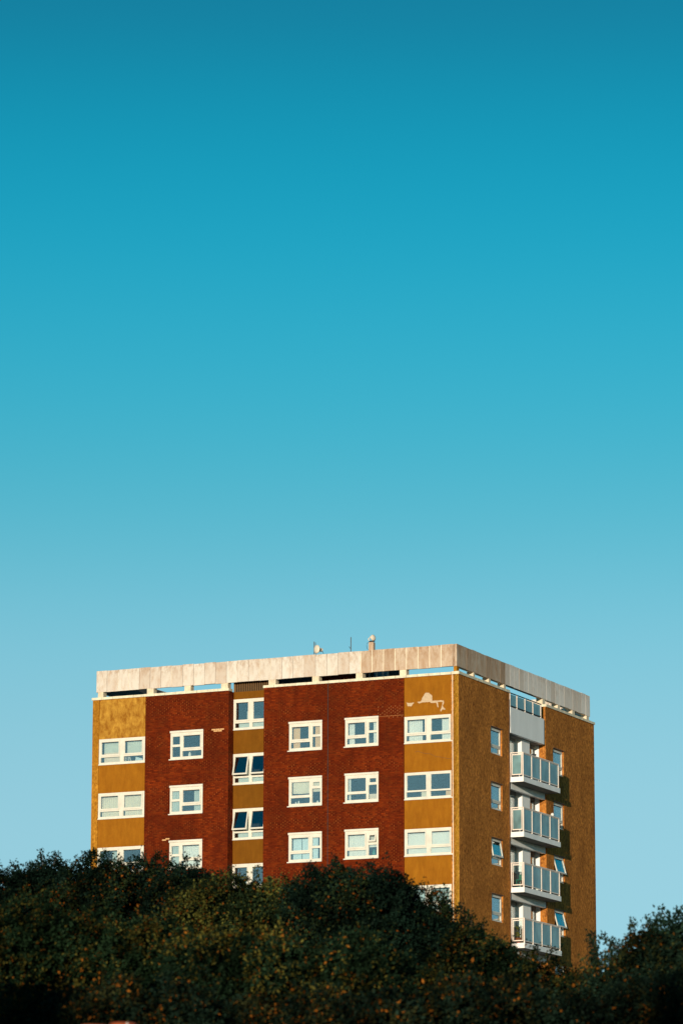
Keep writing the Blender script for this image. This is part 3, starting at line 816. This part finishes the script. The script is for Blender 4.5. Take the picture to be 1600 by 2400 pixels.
# ------------------------------------------------------------------ roof aerials (things of their own standing behind the band)
def tw(x, y, z):      # tower-local point to world
    c, s = math.cos(-A), math.sin(-A)
    return Vector((T0.x + x*c - y*s, T0.y + x*s + y*c, z))
def thing(name, x, y, z, label, cat, group=None, rz=-A):
    o = empty(name, tw(x, y, z), rz); tag(o, label, cat, group); return o
t = thing('satellite_dish', -7.84, 0.50, TOP + 1.36, 'round pale dish and drum on two thin poles, leftmost of the roof aerials', 'antenna')
MB().tube([(0, 0, 0), (0, 0, 0.84)], 0.022, 8).build('pole', M['darkmetal'], t)
MB().tube([(0.055, 0.04, 0), (0.055, 0.04, 0.80)], 0.016, 8).build('pole', M['darkmetal'], t)
ax = Vector((-0.39, -0.92, 0.0))
MB().lathe([(0.0, 0.06), (0.12, 0.055), (0.2, 0.02), (0.215, -0.01), (0.2, -0.04), (0.0, -0.09)], (0.15, -0.03, 0.45), ax, 24).build('dish', M['dish'], t, smooth=True)
MB().lathe([(0.0, -0.09), (0.075, -0.09), (0.075, -0.2), (0.0, -0.2)], (0.18, -0.02, 0.44), ax, 14).build('radio_unit', M['darkmetal'], t)
MB().lathe([(0.0, -0.2), (0.095, -0.2), (0.09, -0.29), (0.0, -0.29)], (0.18, -0.02, 0.44), ax, 14).build('drum', M['dish'], t)
MB().tube([(0.38, 0.1, 0.38), (0.44, 0.08, 0.3), (0.5, 0.05, 0.14)], 0.012, 6).build('cable', M['darkmetal'], t)
t = thing('aerial_pole', -5.87, 0.50, TOP + 1.36, 'thin dark aerial pole with one small side prong, between two dishes on the roof', 'antenna')
MB().tube([(0, 0, 0), (0, 0, 0.92)], 0.022, 8).build('pole', M['darkmetal'], t)
MB().tube([(0, 0, 0.33), (-0.09, -0.02, 0.46)], 0.014, 6).build('prong', M['darkmetal'], t)
t = thing('satellite_dish', -4.72, 0.42, TOP + 1.36, 'small pale dish on a stained concrete post, rightmost of the roof aerials', 'antenna')
MB().box(-0.125, 0.125, -0.11, 0.11, 0, 0.56).build('post', M['fascia_rust'], t)
mb = MB()
for j, a_ in enumerate((-0.5, -0.1, 0.35, 0.8)):
    mb.tube([(-0.1 + 0.06*j, 0, 0.55), (-0.1 + 0.07*j, -0.02, 0.66)], 0.02, 6)
mb.box(-0.13, 0.14, -0.06, 0.06, 0.60, 0.64)
mb.build('bracket', M['darkmetal'], t)
MB().lathe([(0.0, 0.04), (0.1, 0.035), (0.155, 0.0), (0.14, -0.04), (0.0, -0.08)], (0.10, -0.06, 0.78), (0.9, -0.42, 0.12), 22).build('dish', M['dish'], t, smooth=True)
MB().tube([(-0.12, 0, 0.64), (-0.18, 0, 0.74), (-0.06, 0, 0.86), (0.02, 0, 0.76)], 0.03, 8).build('feed_arm', M['dish'], t)
MB().tube([(-0.12, 0.02, 0.6), (-0.24, 0, 0.55), (-0.28, 0, 0.42), (-0.24, 0, 0.27), (-0.16, 0, 0.2)], 0.012, 6).build('cable', M['darkmetal'], t)

# ------------------------------------------------------------------ small belongings on sills and balconies
def ornament(x, z, h, r, mat, label, name='vase', y=0.16):
    o = MB().lathe([(0.0, 0), (r*0.7, 0), (r, h*0.35), (r*0.75, h*0.7), (r*0.45, h*0.85), (r*0.55, h), (0, h)], (0, 0, 0), (0, 0, 1), 12).build(name, mat, None, tw(x, y, z), True)
    tag(o, label, name)
    return o
zC1 = TOP - 3.20 - ST + 0.14
for i, (dx, h, r, lab) in enumerate(((0.30, 0.13, 0.05, 'small white pot at the left end of the sill below the draped blind'),
                                    (0.45, 0.17, 0.05, 'taller white jar, second from the left on the sill below the draped blind'),
                                    (1.05, 0.12, 0.05, 'small white jar right of the middle on the sill below the draped blind'),
                                    (1.17, 0.14, 0.045, 'white jar just left of the mullion on the sill below the draped blind'),
                                    (1.46, 0.13, 0.07, 'squat white bowl in the narrow pane beside the draped blind'))):
    ornament(-8.92 + dx, zC1 - 0.02, h, r, CL['white'], lab, 'bowl' if i == 4 else 'jar')
ornament(-15.38 + 0.98, TOP - 3.24 + 0.12, 0.24, 0.085, CL['white'], 'white lamp base on the sill of the topmost window in the left brick wall', 'lamp')
ornament(-4.18 - 0.30, TOP - 3.18 - 2*ST + 0.12, 0.3, 0.10, M['green'], 'dark bushy pot plant behind the narrow lower pane under a half lowered curtain', 'plant')
# books and a card leaning in the top left window
for j, dx in enumerate((1.45, 1.58, 1.72)):
    o = MB().box(-0.012, 0.012, -0.04, 0.04, 0, 0.24).build('candle', CL['white'], None, tw(-19.385 + dx, 0.18, TOP - 3.26 + 0.10))
    o.rotation_euler = (0, (-0.28 if j == 2 else 0.0), -A)
    tag(o, ['upright white stick at the left of the lower right pane, top left window', 'second upright white stick in the lower right pane, top left window', 'leaning white stick in the lower right pane, top left window'][j], 'stick')
mb = MB(); mb.v = [(0, 0, 0), (0.42, 0, 0), (0.40, 0, 0.13), (0.03, 0, 0.24), (0, 0.02, 0), (0.42, 0.02, 0), (0.40, 0.02, 0.13), (0.03, 0.02, 0.24)]
mb.f = [(0, 1, 2, 3), (7, 6, 5, 4), (0, 4, 5, 1), (1, 5, 6, 2), (2, 6, 7, 3), (3, 7, 4, 0)]
o = mb.build('sheet', CL['blue'], None, tw(-19.385 + 1.95, 0.18, TOP - 3.26 + 0.09)); o.rotation_euler = (0, 0, -A)
tag(o, 'pale blue folded sheet lying on the sill of the top left window', 'sheet')

# things on the balconies
def bal_z(k): return TOP - 4.16 - ST*k
t = thing('satellite_dish', 0.45, 8.35, bal_z(0) + 1.18, 'small dark dish fixed above the rail of the topmost balcony', 'satellite dish')
MB().tube([(0.1, 0, 0), (0.05, 0, 0.1)], 0.02, 6).build('arm', M['white'], t)
MB().lathe([(0.0, 0.02), (0.09, 0.03), (0.12, 0.055), (0.1, 0.02), (0.0, -0.01)], (0.0, 0, 0.12), (0.3, -0.5, 0.8), 16).build('dish', M['darkmetal'], t)
t = thing('globe_lamp', 0.55, 10.45, bal_z(1) + 1.21, 'pale globe with a dark side above the rail of the second balcony down', 'lamp')
MB().lathe([(0.0, 0), (0.05, 0.01), (0.085, 0.07), (0.085, 0.12), (0.05, 0.18), (0, 0.19)], (0, 0, 0), (0, 0, 1), 14).build('globe', CL['white'], t, smooth=True)
MB().tube([(0.02, 0.09, 0), (0.02, 0.09, 0.17)], 0.045, 8).build('cap', M['black'], t)
t = thing('garden_chair', 0.32, 6.95, bal_z(2), 'green plastic seat standing behind the clear end panel of the third balcony', 'chair')
MB().box(-0.22, 0.22, -0.22, 0.22, 0.38, 0.43).build('seat', M['green'], t)
MB().box(-0.22, 0.22, 0.18, 0.23, 0.431, 0.70).build('backrest', M['green'], t)
for a_ in (-0.19, 0.19):
    for b_ in (-0.19, 0.19):
        MB().box(a_ - 0.02, a_ + 0.02, b_ - 0.02, b_ + 0.02, 0, 0.379).build('leg', M['green'], t)
t = thing('storage_box', 0.34, 7.6, bal_z(2), 'black box stored behind the green seat on the third balcony', 'box')
MB().box(-0.25, 0.25, -0.25, 0.3, 0, 0.42).build('body', M['black'], t); MB().box(-0.27, 0.27, -0.27, 0.32, 0.421, 0.46).build('lid', M['black'], t)
t = thing('potted_plant', 0.22, 6.7, bal_z(3), 'leafy yellow-green pot plant behind the clear end panel of the lowest visible balcony', 'plant')
MB().lathe([(0, 0), (0.12, 0), (0.16, 0.28), (0.13, 0.28), (0, 0.26)], (0, 0, 0), (0, 0, 1), 14).build('pot', M['terracotta'], t)
mb = MB()
for j in range(46):
    a_ = random.random()*6.28; h = random.uniform(0.3, 0.85); r = random.uniform(0.02, 0.14); w = 0.04
    c0 = Vector((r*math.cos(a_), r*math.sin(a_), h)); d = Vector((math.cos(a_), math.sin(a_), random.uniform(0.2, 1.4))).normalized()*0.13; sd = Vector((-math.sin(a_), math.cos(a_), 0.2))*w
    k_ = len(mb.v); mb.v += [tuple(c0), tuple(c0 + d*0.5 + sd), tuple(c0 + d), tuple(c0 + d*0.5 - sd)]; mb.f.append((k_, k_+1, k_+2, k_+3))
LEAFY = simple('plant_leaf', (0.22, 0.20, 0.02), 0.6, 0.4, 12)
mb.build('foliage', LEAFY, t); MB().tube([(0, 0, 0.26), (0.02, 0, 0.75)], 0.012, 6).build('stem', M['bark'], t)
t = thing('storage_box', 0.45, 7.1, bal_z(3), 'dark brown box behind the pot plant on the lowest visible balcony', 'box')
MB().box(-0.16, 0.16, -0.2, 0.3, 0, 0.72).build('body', M['bark'], t); MB().box(-0.18, 0.18, -0.22, 0.32, 0.721, 0.76).build('lid', M['black'], t)

# ------------------------------------------------------------------ house chimney at the bottom edge of the picture
def px2w(px, py, Y):
    """a direction of the survey, as a point at distance Y"""
    e = R(11.80085) + math.atan((1200 - py) / 9000.0)
    hor = Y
    return Vector(((px - 800) / 9000.0 * Y / math.cos(R(11.8)) * (math.cos(R(11.8)) / max(0.5, math.cos(e))) * math.cos(e) * 1.0, hor, CAM_H + hor * math.tan(e)))
CY = 38.0
cz = px2w(258, 2396, CY)
house = empty('bungalow', (cz.x - 1.5, CY + 0.2, 0)); tag(house, 'brick bungalow of which only two terracotta chimney pots show at the bottom edge', 'house')
mb = MB(); mb.box(-5, 5, -3, 3, 0, 2.2); mb.build('wall', M['brick'], house)
mb = MB(); mb.v = [(-5.3, -3.3, 2.202), (5.3, -3.3, 2.202), (5.3, 3.3, 2.202), (-5.3, 3.3, 2.202), (-5.3, 0, 3.5), (5.3, 0, 3.5)]
mb.f = [(0, 1, 5, 4), (2, 3, 4, 5), (0, 4, 3), (1, 2, 5), (0, 3, 2, 1)]
rf = mb.build('roof', M['slate'], house)
mb = MB(); mb.box(1.5 - 0.42, 1.5 + 0.42, -0.42, 0.02, 2.6, cz.z - 0.46); mb.box(1.5 - 0.46, 1.5 + 0.46, -0.46, 0.06, cz.z - 0.459, cz.z - 0.38)
ch = mb.build('chimney', M['brick'], house)
for (px, py) in ((225.5, 2396), (294, 2391)):
    p = px2w(px, py, CY)
    H = 0.36
    mb = MB().lathe([(0.10, -0.3), (0.105, 0.0), (0.115, 0.22), (0.135, 0.25), (0.135, 0.30), (0.115, 0.31), (0.10, 0.30), (0.10, 0.0)], (p.x - house.location.x, -0.2, p.z - 0.345), (0, 0, 1), 28)
    mb.build('chimney_pot', M['terracotta'], house, smooth=True)
p = px2w(305, 2391, CY)
mb = MB(); mb.box(p.x - house.location.x - 0.006, p.x - house.location.x + 0.006, -0.345, -0.337, p.z - 0.34, p.z - 0.045); mb.build('white_strip', CL['white'], house)  # thin white upright strip on the front of the right pot

# ------------------------------------------------------------------ trees
def cluster_leaves(lobes, dens, size, tones, seed, sprig=0.35):
    """leaf quads around lobe surfaces; returns verts (n*4,3), colours (n,3)"""
    r = np.random.default_rng(seed)
    L = np.array([[*c, rx, ry, rz] for (c, rx, ry, rz) in lobes])
    C_, N_, S_, K_ = [], [], [], []
    for li, lb in enumerate(L):
        c, rad = lb[:3], lb[3:]
        area = 4*math.pi*((rad[0]*rad[1])**1.6/3 + (rad[0]*rad[2])**1.6/3 + (rad[1]*rad[2])**1.6/3)**(1/1.6)
        nc = int(area * dens)
        d = r.normal(size=(nc, 3)); d /= np.linalg.norm(d, axis=1)[:, None]
        keep = (d[:, 1] < 0.25) | (r.random(nc) < 0.35)      # thinner on the far side
        keep &= (d[:, 2] > -0.75) | (r.random(nc) < 0.5)
        d = d[keep]
        # lumpy surface
        lump = np.array([noise.noise(Vector((x[0]*2.1 + li*7.3, x[1]*2.1, x[2]*2.1 + seed))) for x in d])
        fine = np.array([noise.noise(Vector((x[0]*5.5 + li*3.1, x[1]*5.5 + 9, x[2]*5.5 + seed))) for x in d])
        rr = 0.94 + 0.18*lump + 0.18*fine - 0.22*r.random(len(d))**2
        p = c + d*rad*rr[:, None]
        inside = np.zeros(len(p), bool)
        for lj, lb2 in enumerate(L):
            if lj == li: continue
            q = (p - lb2[:3]) / lb2[3:]
            inside |= (q**2).sum(1) < 0.80**2
        p, d, rr = p[~inside], d[~inside], rr[~inside]
        C_.append(p); N_.append(d); K_.append(np.full(len(p), li))
    C = np.concatenate(C_); N = np.concatenate(N_)
    nc = len(C)
    per = r.integers(14, 26, nc)
    idx = np.repeat(np.arange(nc), per)
    # each clump is a short leafy twig pointing outwards and up
    tw_dir = N*0.7 + np.array([0, 0, 0.55]) + r.normal(size=(nc, 3))*0.45
    tw_dir /= np.linalg.norm(tw_dir, axis=1)[:, None]
    tlen = 0.12 + 0.16*r.random(nc)**1.5
    long = r.random(nc) < 0.05
    tlen[long] += sprig * r.random(long.sum())
    n = len(idx)
    t = r.random(n)
    pos = C[idx] + tw_dir[idx]*(t*tlen[idx])[:, None] + r.normal(size=(n, 3))*(0.045 - 0.018*t)[:, None]
    a = tw_dir[idx]*0.6 + r.normal(size=(n, 3))*0.65 + np.array([0, 0, -0.25]); a /= np.linalg.norm(a, axis=1)[:, None]
    up = N[idx]*0.5 + r.normal(size=(n, 3))*0.75 + np.array([0, 0, 0.45])
    b = np.cross(a, up); b /= np.linalg.norm(b, axis=1)[:, None] + 1e-9
    nn = np.cross(b, a)
    ln = size*(0.7 + 0.6*r.random(n))[:, None]; w = ln*(0.24 + 0.1*r.random(n))[:, None]
    v = np.stack([pos, pos + a*ln*0.5 + b*w + nn*ln*0.08, pos + a*ln - nn*ln*0.05, pos + a*ln*0.5 - b*w + nn*ln*0.08], 1)
    # colour: each twig leans to one tone
    tw_t = r.random(nc); lobe_t = r.normal(size=len(L))*0.38; K = np.concatenate(K_)
    hue = np.array([noise.noise(Vector((p[0]*0.9 + seed, p[1]*0.9, p[2]*1.1))) for p in C])*0.7 + lobe_t[K]
    tone = np.array(tones)
    shade = np.array([noise.noise(Vector((p[0]*1.7, p[1]*1.7, p[2]*1.9 + seed*3))) for p in C]); gain = np.clip(1.0 + 1.5*shade + 0.5*(r.random(nc) - 0.5), 0.35, 2.0)[idx][:, None]  # clump gain paints the shade of dark hollows into the leaf colour
    rust_p = np.clip(0.13 + 0.55*hue[idx] + 0.25*(tw_t[idx] - 0.5), 0.01, 0.6)
    u = r.random(n)
    green = tone[0][None]*(0.7 + 0.7*r.random(n))[:, None]
    lime = tone[1][None]*(0.7 + 0.6*r.random(n))[:, None]
    rust = tone[2][None]*(0.4 + 0.7*r.random(n))[:, None]
    lp = np.clip(0.20 + 1.1*(hue[idx]), 0.03, 0.85)
    base = np.where((u < rust_p*0.26)[:, None], rust, np.where((r.random(n) < lp)[:, None], lime, green))
    return v.reshape(-1, 3), np.repeat(base*gain, 4, axis=0)

def quads_object(name, V, Cc, mat, parent):
    n = len(V)//4
    me = bpy.data.meshes.new(name)
    me.vertices.add(len(V)); me.vertices.foreach_set('co', V.astype(np.float32).ravel())
    me.loops.add(len(V)); me.loops.foreach_set('vertex_index', np.arange(len(V), dtype=np.int32))
    me.polygons.add(n); me.polygons.foreach_set('loop_start', np.arange(0, len(V), 4, dtype=np.int32))
    me.polygons.foreach_set('loop_total', np.full(n, 4, dtype=np.int32))
    at = me.color_attributes.new('tone', 'FLOAT_COLOR', 'POINT')
    at.data.foreach_set('color', np.concatenate([Cc, np.ones((len(Cc), 1))], 1).astype(np.float32).ravel())
    me.materials.append(mat); me.update(calc_edges=True)
    o = bpy.data.objects.new(name, me); col.objects.link(o); o.parent = parent
    return o

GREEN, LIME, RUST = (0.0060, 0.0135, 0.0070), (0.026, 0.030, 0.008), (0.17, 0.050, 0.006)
def tree(Y, lobes_px, label, seed, dens=50, size=0.066, tones=(GREEN, LIME, RUST), base_px=None, depth=1.25, sprigs=(), dy_px=-3):
    k = 9000.0 / Y
    lobes = []
    lobes_px = [(px, py + dy_px, r) for (px, py, r) in lobes_px]
    cs = [px2w(px, py, Y) for (px, py, r) in lobes_px]
    bx = px2w(base_px, 2200, Y).x if base_px is not None else sum(c.x for c in cs)/len(cs)
    root = empty('tree', (bx, Y + 0.3, 0)); tag(root, label, 'tree', 'broadleaf trees in front of the flats')
    org = Vector((bx, Y + 0.3, 0))
    for i, ((px, py, r), c) in enumerate(zip(lobes_px, cs)):
        m_ = r / k
        dy = 0.5*math.sin(i*2.3 + seed)
        lobes.append(((c.x - org.x, dy, c.z), m_, m_*depth, m_*0.95))
    sub = []; rs = np.random.default_rng(seed + 300)
    for (c, rx, ry, rz) in lobes:
        sub.append((c, rx*0.86, ry*0.86, rz*0.86))
        for q in range(11):
            d = rs.normal(size=3); d[1] = -abs(d[1]) if q % 4 else d[1]; d /= np.linalg.norm(d)
            if d[2] < -0.5: d[2] *= -0.6
            f = rs.uniform(0.26, 0.44)
            sub.append(((c[0] + d[0]*rx*(0.98 - f*0.75), c[1] + d[1]*ry*(0.98 - f*0.75), c[2] + d[2]*rz*(0.98 - f*0.75)), rx*f, rx*f, rx*f*0.85))
    # hidden lower crown, so that the tree is whole from another place
    lowest = min(c.z for c in cs); xs = [c.x - org.x for c in cs]
    low = [(((min(xs)+max(xs))/2, 0.3, lowest - 0.9), (max(xs)-min(xs))/2*0.75 + 0.8, 1.6, 1.3)]
    V, Cc = cluster_leaves(sub, dens, size, tones, seed)
    V2, C2 = cluster_leaves(low, dens*0.35, size*1.25, tones, seed + 50)
    quads_object('crown', np.concatenate([V, V2]), np.concatenate([Cc, C2]), M['leaf'], root)
    # inner foliage mass, coarse large leaves that close the view through the crown
    r = np.random.default_rng(seed + 99); parts = []
    for (c, rx, ry, rz) in lobes:
        n = int(1500*rx*rx*4); d = r.normal(size=(n, 3)); d /= np.linalg.norm(d, axis=1)[:, None]
        p = np.array(c) + d*np.array([rx, ry, rz])*(0.42 + 0.30*r.random(n))[:, None]
        a = r.normal(size=(n, 3)); a /= np.linalg.norm(a, axis=1)[:, None]; b = np.cross(a, r.normal(size=(n, 3))); b /= np.linalg.norm(b, axis=1)[:, None]
        s_ = 0.065 + 0.04*r.random(n)[:, None]
        parts.append(np.stack([p - a*s_, p + b*s_*0.5, p + a*s_, p - b*s_*0.5], 1).reshape(-1, 3))
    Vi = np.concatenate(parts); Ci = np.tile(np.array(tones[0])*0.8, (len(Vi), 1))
    quads_object('inner_foliage', Vi, Ci, M['leaf'], root)
    # trunk and limbs
    mb = MB(); top = Vector((0, 0.1, lowest - 1.4))
    pts = [Vector((0, 0, 0)), Vector((0.05, 0.02, top.z*0.35)), Vector((-0.04, 0.05, top.z*0.7)), top]
    mb.tube(pts, 0.20, 12, 0.12); tr = mb.build('trunk', M['bark'], root, smooth=True)
    for (c, rx, ry, rz) in lobes:
        e = Vector(c) + Vector((0, 0, rz*0.35)); mid = top.lerp(e, 0.5) + Vector((0.12, 0.1, 0.25))
        MB().tube([top - Vector((0, 0, 0.15)), mid, e], 0.075, 8, 0.015).build('limb', M['bark'], root, smooth=True)
    # leafy sprigs that stand clear of the crown
    if sprigs:
        sv, sc_c = [], []
        rr = np.random.default_rng(seed + 7)
        for (x0, y0, x1, y1) in sprigs:
            p0 = px2w(x0, y0, Y) - org; p1 = px2w(x1, y1, Y) - org
            MB().tube([p0, p0.lerp(p1, 0.5) + Vector((0.02, 0, 0.01)), p1], 0.009, 5, 0.004).build('twig', M['bark'], root)
            n = int((p1 - p0).length / 0.0055)
            for j in range(n):
                q = np.array(p0.lerp(p1, 0.15 + 0.85*rr.random())) + rr.normal(size=3)*0.04
                a = rr.normal(size=3) + np.array((0, 0, 0.2)); a /= np.linalg.norm(a); b = np.cross(a, rr.normal(size=3)); b /= np.linalg.norm(b)
                ln = size*(0.8 + 0.5*rr.random()); sv.append([q, q + a*ln*0.5 + b*ln*0.3, q + a*ln, q + a*ln*0.5 - b*ln*0.3])
                sc_c += [np.array(tones[0] if rr.random() < 0.75 else tones[1])]*4
        quads_object('sprig_leaves', np.array(sv).reshape(-1, 3), np.array(sc_c), M['leaf'], root)
    return root

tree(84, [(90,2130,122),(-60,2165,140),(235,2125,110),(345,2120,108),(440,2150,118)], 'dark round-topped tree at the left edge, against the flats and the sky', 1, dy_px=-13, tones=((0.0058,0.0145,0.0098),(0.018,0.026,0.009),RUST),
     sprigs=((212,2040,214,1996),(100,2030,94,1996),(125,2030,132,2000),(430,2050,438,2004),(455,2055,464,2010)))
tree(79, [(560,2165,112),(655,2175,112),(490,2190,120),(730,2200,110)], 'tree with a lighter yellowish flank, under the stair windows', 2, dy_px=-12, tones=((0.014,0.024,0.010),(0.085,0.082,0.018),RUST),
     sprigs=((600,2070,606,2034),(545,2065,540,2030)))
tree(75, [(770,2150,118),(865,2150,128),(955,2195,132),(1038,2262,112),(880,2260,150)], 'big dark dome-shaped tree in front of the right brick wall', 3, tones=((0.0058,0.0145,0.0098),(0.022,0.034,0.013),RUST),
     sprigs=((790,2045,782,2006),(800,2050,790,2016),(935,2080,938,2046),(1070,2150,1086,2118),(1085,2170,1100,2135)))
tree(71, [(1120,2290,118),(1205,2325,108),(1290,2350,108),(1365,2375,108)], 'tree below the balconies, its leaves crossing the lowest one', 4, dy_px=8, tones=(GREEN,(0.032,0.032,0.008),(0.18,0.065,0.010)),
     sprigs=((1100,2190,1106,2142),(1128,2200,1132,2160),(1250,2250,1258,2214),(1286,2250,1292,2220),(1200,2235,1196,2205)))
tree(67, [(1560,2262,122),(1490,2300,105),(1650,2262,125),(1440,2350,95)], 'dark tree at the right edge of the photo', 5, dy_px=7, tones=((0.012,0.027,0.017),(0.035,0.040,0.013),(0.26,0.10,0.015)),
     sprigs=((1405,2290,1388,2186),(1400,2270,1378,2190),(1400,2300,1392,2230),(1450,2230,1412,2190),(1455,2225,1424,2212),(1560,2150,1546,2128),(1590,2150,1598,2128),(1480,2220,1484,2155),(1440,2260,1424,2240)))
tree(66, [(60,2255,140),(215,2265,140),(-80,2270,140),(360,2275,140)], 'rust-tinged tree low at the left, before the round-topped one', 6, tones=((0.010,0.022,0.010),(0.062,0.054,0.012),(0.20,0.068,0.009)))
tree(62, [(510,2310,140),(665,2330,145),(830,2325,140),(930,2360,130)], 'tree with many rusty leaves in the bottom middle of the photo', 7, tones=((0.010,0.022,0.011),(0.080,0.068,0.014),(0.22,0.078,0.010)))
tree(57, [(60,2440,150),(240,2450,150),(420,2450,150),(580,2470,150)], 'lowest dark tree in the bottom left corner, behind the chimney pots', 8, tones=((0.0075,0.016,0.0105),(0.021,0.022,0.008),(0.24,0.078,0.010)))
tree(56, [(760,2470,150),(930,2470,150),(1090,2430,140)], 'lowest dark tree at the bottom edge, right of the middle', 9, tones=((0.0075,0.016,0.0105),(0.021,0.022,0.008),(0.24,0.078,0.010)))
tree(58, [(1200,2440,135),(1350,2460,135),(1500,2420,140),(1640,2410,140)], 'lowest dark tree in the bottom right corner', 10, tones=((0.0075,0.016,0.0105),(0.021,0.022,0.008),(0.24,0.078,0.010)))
